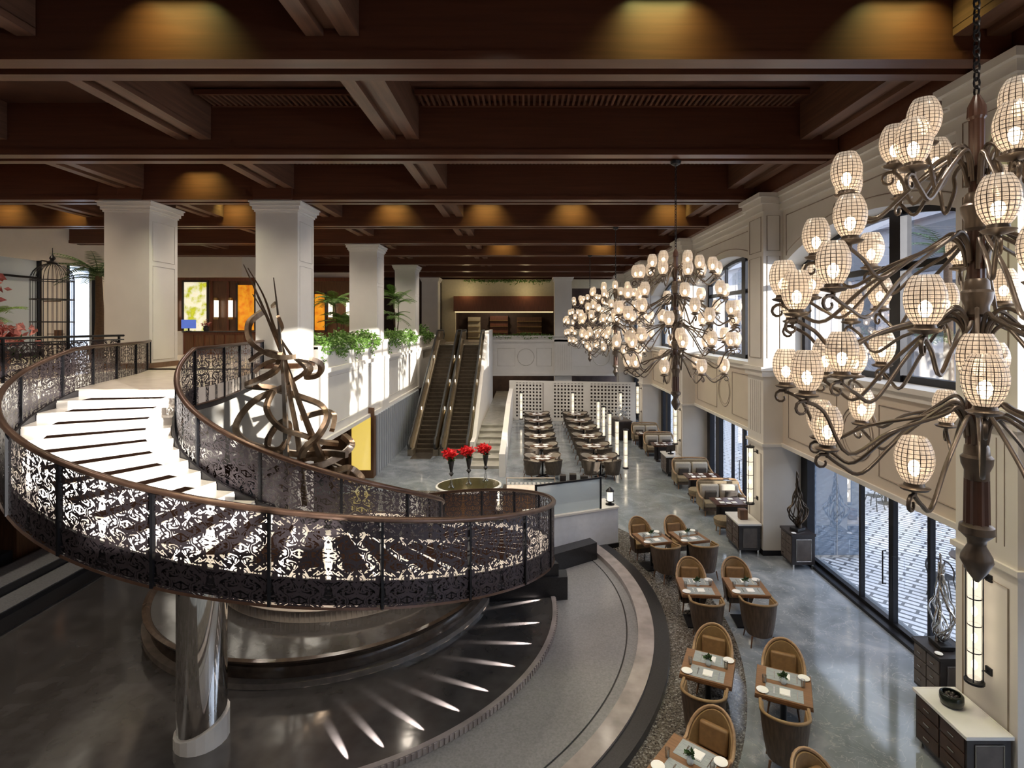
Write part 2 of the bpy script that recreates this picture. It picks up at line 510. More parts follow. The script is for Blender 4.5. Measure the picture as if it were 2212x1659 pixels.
rr = math_(nt, 'SQRT', math_(nt, 'ADD', math_(nt, 'MULTIPLY', dx, dx), math_(nt, 'MULTIPLY', dy, dy)))
band = math_(nt, 'LESS_THAN', rr, 8.65)
vr = N(nt, 'ShaderNodeTexVoronoi'); vr.inputs['Scale'].default_value = 42; nt.links.new(tc.outputs['Object'], vr.inputs[0])
sv = N(nt, 'ShaderNodeSeparateXYZ'); nt.links.new(vr.outputs['Color'], sv.inputs[0])
speck = ramp(nt, sv.outputs[0], [(0.0, (0.035, 0.032, 0.03)), (0.6, (0.12, 0.105, 0.09)), (0.85, (0.17, 0.16, 0.15)), (1.0, (0.30, 0.295, 0.285))])
mb = N(nt, 'ShaderNodeMixRGB'); nt.links.new(band, mb.inputs[0]); nt.links.new(mv.outputs[0], mb.inputs[1]); nt.links.new(speck, mb.inputs[2])
nt.links.new(mb.outputs[0], p.inputs['Base Color'])
p.inputs['Roughness'].default_value = 0.10; p.inputs['Specular IOR Level'].default_value = 0.9

# still dark water
m, nt, p, out = new_mat('still_dark_water'); M['water'] = m
tc = N(nt, 'ShaderNodeTexCoord'); nz = N(nt, 'ShaderNodeTexNoise'); nz.inputs['Scale'].default_value = 3.0; nz.inputs['Detail'].default_value = 2
nt.links.new(tc.outputs['Object'], nz.inputs[0])
nt.links.new(ramp(nt, nz.outputs[0], [(0.3, (0.058, 0.054, 0.052)), (0.7, (0.085, 0.08, 0.08))]), p.inputs['Base Color'])
p.inputs['Roughness'].default_value = 0.10; p.inputs['Specular IOR Level'].default_value = 1.0; p.inputs['IOR'].default_value = 1.6
b = N(nt, 'ShaderNodeBump'); b.inputs['Strength'].default_value = 0.12; b.inputs['Distance'].default_value = 0.02
nt.links.new(nz.outputs[0], b.inputs['Height']); nt.links.new(b.outputs[0], p.inputs['Normal'])

# patio tiles, white and grey basket pattern
m, nt, p, out = new_mat('patio_pattern_tile'); M['patio'] = m
tc = N(nt, 'ShaderNodeTexCoord'); mp = N(nt, 'ShaderNodeMapping'); nt.links.new(tc.outputs['Object'], mp.inputs[0])
mp.inputs['Rotation'].default_value = (0, 0, PI / 4)
br = N(nt, 'ShaderNodeTexBrick'); nt.links.new(mp.outputs[0], br.inputs[0])
br.inputs['Scale'].default_value = 1.0; br.inputs['Brick Width'].default_value = 0.62; br.inputs['Row Height'].default_value = 0.2; br.inputs['Mortar Size'].default_value = 0.035
br.inputs['Color1'].default_value = (0.90, 0.91, 0.94, 1); br.inputs['Color2'].default_value = (0.80, 0.83, 0.88, 1); br.inputs['Mortar'].default_value = (0.13, 0.14, 0.16, 1)
nt.links.new(br.outputs[0], p.inputs['Base Color']); p.inputs['Roughness'].default_value = 0.4

# abstract green-gold lit picture and orange marbled panel
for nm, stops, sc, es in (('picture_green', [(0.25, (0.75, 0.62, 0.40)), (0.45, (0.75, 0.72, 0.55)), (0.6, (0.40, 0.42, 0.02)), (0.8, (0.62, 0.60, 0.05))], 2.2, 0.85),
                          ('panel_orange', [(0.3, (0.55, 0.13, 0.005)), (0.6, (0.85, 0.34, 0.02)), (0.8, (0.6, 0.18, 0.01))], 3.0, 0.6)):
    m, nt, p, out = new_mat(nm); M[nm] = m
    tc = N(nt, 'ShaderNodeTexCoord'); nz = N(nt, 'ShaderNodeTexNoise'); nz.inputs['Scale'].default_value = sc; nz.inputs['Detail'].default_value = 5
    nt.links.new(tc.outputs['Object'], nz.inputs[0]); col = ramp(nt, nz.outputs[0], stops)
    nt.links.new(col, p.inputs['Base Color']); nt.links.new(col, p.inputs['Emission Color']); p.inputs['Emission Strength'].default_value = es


def struct(o, label=None):
    o['kind'] = 'structure'
    if label: o['label'] = label
    return o


def loop_line(mb, pts, r=0.014):
    mb.tube(pts, r, n=4, closed=True)


def rect_yz(mb, x, y0, y1, z0, z1, r=0.014):
    loop_line(mb, [(x, y0, z0), (x, y1, z0), (x, y1, z1), (x, y0, z1)], r)


def rect_xz(mb, y, x0, x1, z0, z1, r=0.014):
    loop_line(mb, [(x0, y, z0), (x1, y, z0), (x1, y, z1), (x0, y, z1)], r)


# =================================================================== SETTING
struct(MB().box(-26, 8.0, -9.2, 50, -0.3, 0.0).build('floor', M['floor']), 'polished blue-grey marble floor with a dark speckled band round the pool')
struct(MB().box(-26, 8.0, -9.2, 50, 11.0, 11.2).build('ceiling', M['ceiling']), 'dark wooden ceiling boards between the beams')
struct(MB().box(-26, 8.0, -9.4, -9.2, 0, 11.0).build('wall_back', M['cream']))
struct(MB().box(7.65, 30, -20, 70, -0.35, -0.02).build('ground', M['patio']), 'white and grey patterned patio tiles outside the glass doors')

# cross beams with a grooved underside
for k in range(-3, 10):
    y = BEAM0 + BSTEP * k
    b = MB().box(-26, 6.6, y, y + 0.6, 10.0, 11.0)
    b.box(-26, 6.6, y - 0.03, y + 0.24, 9.9, 10.02).box(-26, 6.6, y + 0.42, y + 0.63, 9.9, 10.02)
    struct(b.build('ceiling_beam', M['beam']))
# joists running away from the camera, two strips with a groove between
for xc in (-15.6, -11.3, -7.0, -2.62, 6.14):
    for k in range(-3, 9):
        y = BEAM0 + BSTEP * k + 0.62; y2 = BEAM0 + BSTEP * (k + 1) - 0.02
        b = MB().box(xc - 0.36, xc + 0.36, y, y2, 10.32, 11.0).box(xc - 0.36, xc - 0.12, y, y2, 10.22, 10.33).box(xc + 0.10, xc + 0.36, y, y2, 10.22, 10.33)
        struct(b.build('ceiling_joist', M['joist']))
struct(MB().box(6.62, 8.0, -9.2, 50, 9.9, 11.0).build('ceiling_edge_beam', M['beam']))
# long slotted air grilles in the ceiling in front of the second beam
for (x0, x1) in ((-6.55, -3.05), (-2.2, 5.6)):
    for k in (0, 1):
        y0 = BEAM0 + BSTEP * (k + 1) - 0.78
        g = empty('air_grille', ((x0 + x1) / 2, y0 + 0.33, 10.9), 0, None, 'air grille')
        g['label'] = '%s slotted wooden air grille in the ceiling bay %s' % ('short left' if x0 < -3 else 'long right', 'just beyond the first beam' if k == 0 else 'beyond the second beam')
        fr = MB().box(x0, x1, y0, y0 + 0.06, 10.86, 10.98).box(x0, x1, y0 + 0.6, y0 + 0.66, 10.86, 10.98).box(x0, x1, y0, y0 + 0.66, 10.96, 10.99)
        o = fr.build('frame', M['beam'], g); o.location = -g.location
        sl = MB(); x = x0 + 0.05
        while x < x1 - 0.05:
            sl.box(x, x + 0.05, y0 + 0.06, y0 + 0.6, 10.87, 10.92); x += 0.115
        o = sl.build('slats', M['joist'], g); o.location = -g.location

# ------------------------------------------------------------------- window wall on the right
XF, XP, XG = 7.03, 6.5, 7.65
SPRING, APEX = 7.95, 8.68
struct(MB().box(XF, 7.9, -9.2, 50, 2.98, 5.06).build('wall_right', M['cream']), 'beige panelled band between the glass doors and the arched windows')
t = MB()
t.box(XF - 0.10, 7.9, -9.2, 50, 5.06, 5.16).box(XF - 0.05, XF, -9.2, 50, 2.98, 3.08).box(XF - 0.05, XF, -9.2, 50, 4.92, 5.06)
struct(t.build('trim_1', M['cream_light']))
ln = MB()
for k in range(0, 6):
    y0, y1 = PIL[k] + PILW, PIL[k + 1]; yc = (y0 + y1) / 2
    rect_yz(ln, XF - 0.005, y0 + 0.35, yc - 0.75, 3.3, 4.72)
    rect_yz(ln, XF - 0.005, yc + 0.75, y1 - 0.35, 3.3, 4.72)
    loop_line(ln, [(XF - 0.005, yc + 0.56 * math.cos(a * PI / 16), 4.0 + 0.56 * math.sin(a * PI / 16)) for a in range(32)])
    loop_line(ln, [(XF - 0.005, yc + 0.47 * math.cos(a * PI / 16), 4.0 + 0.47 * math.sin(a * PI / 16)) for a in range(32)], 0.008)
struct(ln.build('trim_2', M['line']))

for k in range(len(PIL)):
    y0 = PIL[k]; y1 = y0 + PILW
    b = MB().box(XP, 7.9, y0, y1, 0, 9.6)
    b.box(XP - 0.05, XF, y0 - 0.05, y1 + 0.05, 9.42, 9.62).box(XP - 0.12, XF, y0 - 0.12, y1 + 0.12, 9.62, 9.78).box(XP - 0.2, XF, y0 - 0.2, y1 + 0.2, 9.78, 9.9)
    b.box(XP - 0.10, XF, y0 - 0.10, y1 + 0.10, 5.06, 5.16).box(XP - 0.06, XF, y0 - 0.06, y1 + 0.06, 4.9, 5.06)
    b.box(XP - 0.05, XF, y0 - 0.05, y1 + 0.05, 2.98, 3.06)
    p_ = struct(b.build('pillar', M['cream_light'] if k != 2 else M['cream_light']), None)
    tr = MB()
    rect_yz(tr, XP - 0.003, y0 + 0.14, y1 - 0.14, 5.4, 8.2); rect_yz(tr, XP - 0.003, y0 + 0.14, y1 - 0.14, 8.35, 9.3)
    for i in range(6):
        yy = y0 + 0.2 + i * (PILW - 0.4) / 5
        tr.box(XP - 0.006, XP, yy - 0.006, yy + 0.006, 3.3, 4.75)
    rect_yz(tr, XP - 0.003, y0 + 0.14, y1 - 0.14, 0.4, 2.75)
    rect_xz(tr, y0 - 0.003, XP + 0.1, XF - 0.08, 8.35, 9.3)
    rect_xz(tr, y0 - 0.003, XP + 0.1, XF - 0.08, 5.4, 8.2)
    tr.build('trim', M['line'], p_)
    MB().box(XP - 0.02, 7.6, y0 - 0.02, y1 + 0.02, 0, 0.14).build('baseboard', M['black_metal'], p_)

win_n = 0
for k in range(0, 6):
    y0, y1 = PIL[k] + PILW, PIL[k + 1]; yc = (y0 + y1) / 2; hw = (y1 - y0) / 2
    sag = APEX - SPRING; R = (hw * hw + sag * sag) / (2 * sag); zc = APEX - R
    arc = []
    for i in range(25):
        yy = y0 + (y1 - y0) * i / 24
        arc.append((yy, zc + math.sqrt(max(0, R * R - (yy - yc) ** 2))))
    b = MB()
    for i in range(24):
        (a, za), (c, zd) = arc[i], arc[i + 1]
        b.prism_x([(a, za), (c, zd), (c, 9.9), (a, 9.9)], XF, 7.9)
    b.box(XF - 0.10, XF, y0, y1, 9.44, 9.62).box(XF - 0.16, XF, y0, y1, 9.62, 9.78).box(XF - 0.24, XF, y0, y1, 9.78, 9.9)
    w = struct(b.build('wall_right_spandrel', M['cream_light']))
    tr = MB()
    pts = [(XF - 0.005, yy + (0.22 if i == 0 else -0.22 if i == 24 else 0), zz + 0.24) for i, (yy, zz) in enumerate(arc)]
    pts += [(XF - 0.005, y1 - 0.22, 9.28), (XF - 0.005, y0 + 0.22, 9.28)]
    loop_line(tr, pts, 0.014)
    tr.build('trim', M['line'], w)
    # arched window
    win_n += 1
    f = MB()
    z0 = 5.16
    f.box(XG - 0.09, XG + 0.07, y0, y0 + 0.16, z0, SPRING + 0.25).box(XG - 0.09, XG + 0.07, y1 - 0.16, y1, z0, SPRING + 0.25)
    f.box(XG - 0.09, XG + 0.07, y0, y1, z0, z0 + 0.14)
    for i in range(24):
        (a, za), (c, zd) = arc[i], arc[i + 1]
        f.prism_x([(a, za - 0.12), (c, zd - 0.12), (c, zd + 0.03), (a, za + 0.03)], XG - 0.08, XG + 0.06)
    zt = lambda yy: zc + math.sqrt(max(0, R * R - (yy - yc) ** 2))
    for yy, wd in ((yc - 2.1, 0.10), (yc + 1.5, 0.10)):
        f.box(XG - 0.05, XG + 0.05, yy - wd / 2, yy + wd / 2, z0, zt(yy))
    f.box(XG - 0.14, XG + 0.09, yc - 0.65, yc - 0.32, z0, zt(yc - 0.5))
    f.box(XG - 0.05, XG + 0.05, y0, y1, 7.42, 7.56)
    wn = struct(f.build('window_%d' % win_n, M['black_metal']))
    g = MB()
    g.add([(XG, a, z0) for a, _ in arc] + [(XG, a, z) for a, z in arc], [(i, i + 1, 26 + i, 25 + i) for i in range(24)])
    g.build('glass_pane', M['glass'], wn)
    # glass doors below
    f = MB()
    f.box(XG - 0.10, XG + 0.08, y0, y1, 2.78, 2.98).box(XG - 0.22, XG + 0.08, y0, y1, 0, 0.07)
    f.box(XG - 0.12, XG + 0.08, y1 - 0.34, y1, 0, 2.98).box(XG - 0.12, XG + 0.08, y0, y0 + 0.25, 0, 2.98)
    d0 = y1 - 2.54
    for yy, wd in ((d0, 0.07), (d0 - 1.07, 0.15), (d0 - 2.15, 0.08)):
        f.box(XG - 0.05, XG + 0.05, yy - wd / 2, yy + wd / 2, 0, 2.9)
    f.box(XG - 0.06, XG + 0.06, y0, y1, 0.0, 0.14)
    if k > 2:
        for yy in (y1 - 1.2,):
            f.box(XG - 0.12, XG + 0.05, yy - 0.2, yy + 0.2, 0, 2.9)
    dn = struct(f.build('door_%d' % win_n, M['black_metal']))
    MB().add([(XG, y0, 0.07), (XG, y1, 0.07), (XG, y1, 2.9), (XG, y0, 2.9)], [(0, 1, 2, 3)]).build('glass_pane', M['glass'], dn)
    for s in (-1, 1):
        yy = d0 - 1.07 + s * 0.16
        MB().tube([(XG - 0.05, yy, 0.85), (XG - 0.12, yy, 0.85), (XG - 0.12, yy, 1.55), (XG - 0.05, yy, 1.55)], 0.016, 6).build('door_handle', M['black_metal'], dn)

# ------------------------------------------------------------------- columns, mezzanine, left side
MZ = 5.05
def column(x0, x1, y0, y1, zb=0.0):
    b = MB().box(x0, x1, y0, y1, zb, 9.62)
    for o_, za, zb_ in ((0.03, 9.60, 9.66), (0.07, 9.66, 9.76), (0.12, 9.76, 9.86), (0.15, 9.86, 9.9)):
        b.box(x0 - o_, x1 + o_, y0 - o_, y1 + o_, za, zb_)
    c = struct(b.build('column', M['plaster']))
    MB().box(x0 + 0.05, x1 - 0.05, y0 - 0.3, y1, 9.9, 11.0).build('timber_casing', M['beam'], c)
    MB().box(x0 - 0.03, x1 + 0.03, y0 - 0.03, y1 + 0.03, MZ, MZ + 0.15).build('baseboard', M['wood'], c)
    tr = MB()
    rect_yz(tr, x1 + 0.003, y0 + 0.15, y1 - 0.15, 8.2, 9.35, 0.009); rect_yz(tr, x1 + 0.003, y0 + 0.15, y1 - 0.15, 5.3, 8.05, 0.009)
    tr.build('trim', M['linelight'], c)
for k in range(4):
    column(-7.85, -6.63, 16.0 + 8.5 * k, 17.22 + 8.5 * k)
column(-12.25, -10.94, 16.0, 17.3)
column(2.14, 3.42, 41.0, 42.2)

b = MB().prism([(-26, 15.62), (-6.7, 15.62), (-6.7, 46), (-26, 46)], 4.5, MZ)
b.prism([(-26, -9.2), (-11.4, -9.2), (-11.4, 15.6), (-26, 15.6)], 4.5, MZ)
b.box(-11.35, 8.0, -9.2, -0.5, 4.5, MZ)
struct(b.build('floor_mezzanine', M['marble_cream']), 'upper floor slab carrying the reception and the columns')
# fascia facing the hall, with ledge, pilaster bumps and planter wall
b = MB().box(-6.75, -6.5, 17.22, 41, 2.52, 5.62)
b.box(-6.5, -6.36, 17.22, 41, 4.78, 4.92).box(-6.5, -6.40, 17.22, 41, 2.52, 2.66)
b.box(-6.95, -6.45, 17.22, 35, 5.55, 5.66)
for k in range(4):
    b.box(-6.75, -6.38, 16.0 + 8.5 * k, 17.22 + 8.5 * k, 2.52, 4.95)
b.box(-7.9, -6.45, 15.9, 16.0, 2.52, 4.5).box(-11.35, -6.4, 15.45, 15.6, 2.4, MZ)
b.box(-11.35, -11.2, -9.2, 15.6, 3.9, MZ)
f = struct(b.build('wall_left_fascia', M['plaster']), 'white parapet band below the planters on the left')
tr = MB()
for k in range(3):
    y0, y1 = 17.5 + 8.5 * k, 23.9 + 8.5 * k + 0.3
    rect_yz(tr, -6.497, y0 + 0.2, y1 - 0.2, 2.95, 4.6, 0.01)
tr.build('trim', M['linelight'], f)
struct(MB().box(-8.0, -6.9, 17.25, 24.4, 5.05, 5.45).box(-8.0, -6.9, 25.8, 32.9, 5.05, 5.45).box(-8.0, -6.9, 34.3, 37, 5.05, 5.45).build('planter_trough', M['plaster']))

# lower wall under the mezzanine: timber lobby wall, lit yellow panel, pale fluted cladding
struct(MB().box(-20, -6.3, 22.85, 23.15, 0, 2.52).box(-20, -6.8, 22.85, 23.15, 2.52, 4.5).build('wall_lobby', M['wood']))
struct(MB().box(-20.2, -13.5, 14.6, 22.6, 0, 4.5).build('wall_lobby_side', M['wood']))
b = MB()
for i in range(46):
    y = 23.2 + i * 0.2
    b.box(-6.5, -6.25 - 0.05 * (i % 2), y, y + 0.2, 0, 2.53)
struct(b.build('wall_fluted', M['fluted']), 'pale blue-grey fluted wall beside the escalators')
pn = empty('yellow_panel', (-6.80, 22.8, 0), 0, 'tall yellow lit glass panel in a timber frame under the white parapet', 'lit panel')
MB().box(-0.40, 0.40, -0.03, 0.02, 0.32, 2.62).build('glowing_sheet', M['yellow_glow'], pn)
MB().box(-0.52, -0.40, -0.08, 0.04, 0, 2.9).box(0.40, 0.52, -0.08, 0.04, 0, 2.9).box(-0.4, 0.4, -0.08, 0.04, 2.62, 2.9).box(-0.4, 0.4, -0.08, 0.04, 0, 0.32).build('frame', M['wood'], pn)
struct(MB().box(-20.3, -13.6, -9.2, 14.6, 0, 0.35).build('plinth_left', M['granite_black']))

# left wall with glazing
struct(MB().box(-20.3, -20, -9.2, 16.5, MZ, 11).box(-20.3, -20, 16.5, 46, 8.95, 11).box(-20.3, -20, 22.7, 24.0, MZ, 9).box(-20.3, -20, 25.6, 46, MZ, 9).build('wall_left', M['cream_light']))
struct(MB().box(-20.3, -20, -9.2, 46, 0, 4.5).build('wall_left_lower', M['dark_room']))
fw = MB()
for y in (16.5, 18.6, 20.7, 22.6, 24.0, 25.5):
    fw.box(-20.15, -19.95, y, y + 0.1, MZ, 8.95)
fw.box(-20.15, -19.95, 16.5, 22.7, 8.2, 8.28).box(-20.15, -19.95, 16.5, 22.7, MZ, 5.2)
wl = struct(fw.build('window_8', M['black_metal']))
MB().add([(-20.08, 16.5, MZ), (-20.08, 22.7, MZ), (-20.08, 22.7, 8.95), (-20.08, 16.5, 8.95), (-20.08, 24, MZ), (-20.08, 25.6, MZ), (-20.08, 25.6, 8.95), (-20.08, 24, 8.95)], [(0, 1, 2, 3), (4, 5, 6, 7)]).build('glass_pane', M['glass_soft'], wl)
struct(MB().box(-30, -24.5, 8, 28.6, MZ - 1, 10.5).build('backdrop_wall_left', M['light_block_wall']))  # backdrop wall added outside to darken the view through the left window

# reception back wall
b = MB().box(-20, -9.2, 30, 30.3, MZ, 8.9)
struct(b.build('wall_reception', M['wood']), 'dark timber reception wall on the upper floor')
struct(MB().box(-20, -15.2, 29.5, 30.3, 8.9, 10.0).prism([(-15.2, 29.5), (-14.2, 30.3), (-15.2, 30.3)], 8.9, 10.0).box(-14.2, -9.2, 30.2, 30.4, 7.95, 9.2).build('wall_reception_bulkhead', M['cream_light']))
rb = MB()
for x in (-19.6, -18.75, -17.1, -16.2, -15.75, -14.6, -13.4, -12.2):
    rb.box(x - 0.06, x + 0.06, 29.93, 30.0, MZ, 8.85)
rb.box(-20, -9.2, 29.9, 30, 8.7, 8.9)
struct(rb.build('trim_3', M['wood_red']))
struct(MB().box(-20, -6.6, 44, 44.3, MZ, 9.9).build('wall_upper_far', M['dark_room']))

# far wall with the awning and the shop opening
b = MB().box(-6.6, -5.5, 43, 43.4, MZ, 9.9).box(-5.5, 2.2, 43, 43.4, 8.4, 9.9).box(2.2, 8, 43, 43.4, MZ, 6.0).box(2.2, 3.6, 43, 43.4, 6, 9.9).box(6.0, 8, 43, 43.4, 6, 9.9).box(3.6, 6.0, 43, 43.4, 9.2, 9.9)
struct(b.build('wall_far', M['cream_glow']))
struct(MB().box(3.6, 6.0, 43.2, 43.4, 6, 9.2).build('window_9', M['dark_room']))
aw = empty('awning_box', (-1.65, 42.6, 7.3), 0, 'long dark red-brown awning box above the shop opening on the upper floor', 'awning')
MB().box(-3.9, 3.85, -0.35, 0.35, 0.08, 1.25).build('fascia', M['wood_red'], aw)
MB().box(-3.8, 3.75, -0.3, 0.3, 0.0, 0.08).build('light_strip', emission('warm_strip', (1.0, 0.8, 0.4), 0.7), aw)
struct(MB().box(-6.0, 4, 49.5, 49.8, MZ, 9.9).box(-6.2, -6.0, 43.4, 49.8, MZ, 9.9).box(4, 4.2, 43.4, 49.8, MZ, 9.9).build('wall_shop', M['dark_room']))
struct(MB().box(-6.2, 8, 41, 50, 4.5, MZ).build('floor_shop', M['marble_cream']))
b = MB().box(-2.9, 8, 40.9, 41.2, 2.56, 5.5).box(-2.9, 8, 40.75, 40.9, 5.1, 5.25).box(-2.9, 8, 40.8, 40.9, 2.56, 2.75).box(-2.9, 8, 40.8, 41.3, 5.45, 5.55)
b.box(2.1, 3.5, 40.75, 40.9, 2.6, 5.4)
ff = struct(b.build('wall_far_fascia', M['plaster']), 'white parapet with ring mouldings at the far end of the hall')
tr = MB()
for xc in (0.0, 5.6):
    loop_line(tr, [(xc + 0.62 * math.cos(a * PI / 16), 40.895, 3.95 + 0.62 * math.sin(a * PI / 16)) for a in range(32)], 0.025)
    rect_xz(tr, 40.895, xc - 2.1, xc - 0.8, 3.3, 4.6, 0.02); rect_xz(tr, 40.895, xc + 0.8, xc + 1.9, 3.3, 4.6, 0.02)
for i in range(8):
    tr.box(2.2 + i * 0.165, 2.22 + i * 0.165, 40.73, 40.76, 3.0, 4.9)
tr.build('trim', M['linelight'], ff)
struct(MB().box(-2.9, 8, 46, 46.3, 0, 4.5).box(-6.2, -2.9, 46, 46.3, 0, 4.5).build('wall_far_lower', M['dark_room']))
struct(MB().box(-26, 8, 49.9, 50.1, 0, 11).build('wall_end', M['dark_room']))

# ------------------------------------------------------------------- pool
A0_, A1_ = math.radians(-88), math.radians(64)
struct(MB().ring(POOL[0], POOL[1], 7.04, 7.34, 0, 0.13, A0_, A1_, n=96).build('pool_kerb', M['granite_black']), 'black granite kerb round the pool')
cop = MB().ring(-4.48, 12.37, 6.86, 7.17, 0, 0.17, A0_, A1_, n=96)
struct(cop.build('pool_coping', M['coping']))
rd = MB().ring(-4.4, 12.4, 6.58, 6.87, 0.0, 0.05, A0_, A1_, n=96).ring(-4.4, 12.4, 4.5, 6.55, 0.0, 0.05, A0_, A1_, n=96)
struct(rd.build('pool_deck', M['ring_stone']), 'smooth grey stone ring of the pool')
struct(MB().ring(-4.4, 12.4, 6.5, 6.6, 0, 0.038, A0_, A1_, n=96).build('pool_deck_groove', M['granite_black']))
LC = (-4.28, 12.1)
ps = MB().ring(LC[0], LC[1], 4.86, 4.95, 0.0, 0.16, A0_, A1_, n=120)
for i in range(150):
    a = A0_ + (A1_ - A0_) * i / 150
    ps.obox((LC[0] + 4.955 * math.cos(a), LC[1] + 4.955 * math.sin(a), 0.105), (0.03, 0.045, 0.09), a)
struct(ps.build('pool_weir', M['coping']))
wpts = [(LC[0] + 4.87 * math.cos(A0_ + (A1_ - A0_) * i / 60), LC[1] + 4.87 * math.sin(A0_ + (A1_ - A0_) * i / 60)) for i in range(61)]
wpts += [(-4.0, 16.4), (-6.5, 17.0), (-10.4, 15.4), (-10.4, 3.0), (-4.1, 3.0)]
wt = MB().prism(wpts, 0.02, 0.14)
struct(wt.build('pool_water', M['water']), 'still dark water reflecting the lit stair')
BC = (-4.52, 13.1)
bs = MB().lathe([(3.66, 0.1), (3.66, 0.30), (3.60, 0.40), (3.70, 0.50), (3.78, 0.56), (3.79, 0.60), (3.72, 0.62), (3.66, 0.58), (3.60, 0.50)], n=128, c=(BC[0], BC[1], 0), cap=False)
fb = struct(bs.build('pool_basin', simple('brown_basin_stone', (0.085, 0.06, 0.045), 0.2, var=0.25, scale=5), smooth=40), 'raised round basin in the middle of the pool')
MB().ring(BC[0], BC[1], 3.64, 3.80, 0.1, 0.24, n=128).build('basin_foot', simple('foot_stone', (0.27, 0.23, 0.20), 0.2, var=0.15), fb)
MB().lathe([(3.64, 0.56), (0.01, 0.56)], n=96, c=(BC[0], BC[1], 0), cap=False).build('basin_water', M['water'], fb, smooth=30)
ib = MB().lathe([(2.7, 0.5), (2.62, 0.74), (2.72, 0.80), (2.66, 0.86), (2.4, 0.84), (2.36, 0.5)], n=96, c=(BC[0] + 0.2, BC[1] + 0.2, 0), cap=False)
for i in range(170):
    a = 2 * PI * i / 170
    ib.tube([(BC[0] + 0.2 + 2.66 * math.cos(a), BC[1] + 0.2 + 2.66 * math.sin(a), 0.56), (BC[0] + 0.2 + 2.66 * math.cos(a), BC[1] + 0.2 + 2.66 * math.sin(a), 0.74)], 0.02, 4)
ib.build('basin_inner_ring', M['marble_cream'], fb, smooth=40)
struct(MB().lathe([(2.5, 0.5), (2.5, 0.82), (0.01, 0.82)], n=64, c=(BC[0] + 0.2, BC[1] + 0.2, 0), cap=False).build('basin_plinth', M['granite_black'], None, smooth=30))
struct(MB().prism([(-0.9, 12.25), (0.95, 12.55), (0.95, 12.95), (-0.9, 12.65)], 0.05, 0.57).prism([(0.1, 12.5), (0.75, 12.6), (0.6, 13.0), (0.1, 12.9)], 0.57, 0.85).build('pool_end_wall', M['granite_black']))
struct(MB().prism([(-1.4, 12.55), (1.9, 14.72), (1.75, 15.05), (-1.6, 12.9)], 0.0, 0.5).build('pool_end_wall', M['granite_black']))
struct(MB().prism([(-3.6, 14.9), (-1.2, 12.9), (0.6, 14.0), (-1.4, 16.6), (-3.4, 16.4)], 0.0, 0.55).build('stair_landing', M['marble_cream']))
struct(MB().box(-12.7, -11.6, 3, 15.6, 0, 0.46).box(-11.6, -10.9, 3, 15.5, 0, 0.30).box(-10.9, -10.4, 3, 15.4, 0, 0.19).build('kerb_left', M['granite_black']))
struct(MB().box(-12.6, -11.68, 3, 15.5, 0.46, 0.475).box(-11.55, -10.95, 3, 15.45, 0.30, 0.312).build('kerb_left_top', M['ring_stone']))

# lamps set in the pool ledge, grazing the water inwards
for deg in (4.2, -7.7, -17.4, -27, -37, -45, -53, -60.8, -67):
    a = math.radians(deg)
    light('pool_ledge_lamp', 'SPOT', (LC[0] + 4.83 * math.cos(a), LC[1] + 4.83 * math.sin(a), 0.20), 1250, (1.0, 0.88, 0.82), spot_size=math.radians(12.5), spot_blend=0.8, shadow_soft_size=0.012, dir=(-math.cos(a + 0.26), -math.sin(a + 0.26), -0.13))

# ------------------------------------------------------------------- outside
wscr = empty('wind_screen', (7.75, 14.98, 0), 0, 'bluish glass wind screen standing outside behind the first door panel', 'glass screen')
MB().box(0.05, 1.35, -0.01, 0.01, 0.05, 2.9).build('pane', M['glass_blue'], wscr)
MB().box(0.70, 0.715, -0.015, 0.015, 0.05, 2.9).box(0.0, 1.4, -0.02, 0.02, 0.0, 0.06).build('frame', M['steel'], wscr)
nb = empty('neighbour_building', (20, 40, 0), 0, 'white building with grey windows seen through the arched windows', 'building')
MB().box(0, 6, -22, 30, 0, 14).box(-0.5, 0, -22, 30, 5.0, 5.25).box(-0.5, 0, -22, 30, 8.4, 8.65).box(-0.5, 0, -22, 30, 11.6, 11.8).build('wall', M['outer_wall'], nb)
for j, z in enumerate((1.0, 5.8, 9.0)):
    for i in range(8):
        MB().box(-0.06, 0.1, -20.5 + i * 6, -16.8 + i * 6, z, z + 2.3).build('window', M['outer_window'], nb)
struct(MB().box(13.5, 14, -30, 12.5, -0.02, 4.3).box(19.5, 20, 9, 18, -0.02, 4.9).build('light_block_wall', M['light_block_wall']))  # unseen walls added to keep low sun off the lower door reveals


# =================================================================== SPIRAL STAIR
HX, HY, RO, RI = -4.134, 11.08, 4.643, 2.493
TH0, DTH, RISE, ZT = 3.207, 0.1340, 0.133, 5.04
NST = 33
def hz(th):
    return min(MZ, ZT - RISE * (th - TH0) / DTH)
def hp(r, th, z=None):
    return (HX + r * math.cos(th), HY + r * math.sin(th), hz(th) if z is None else z)

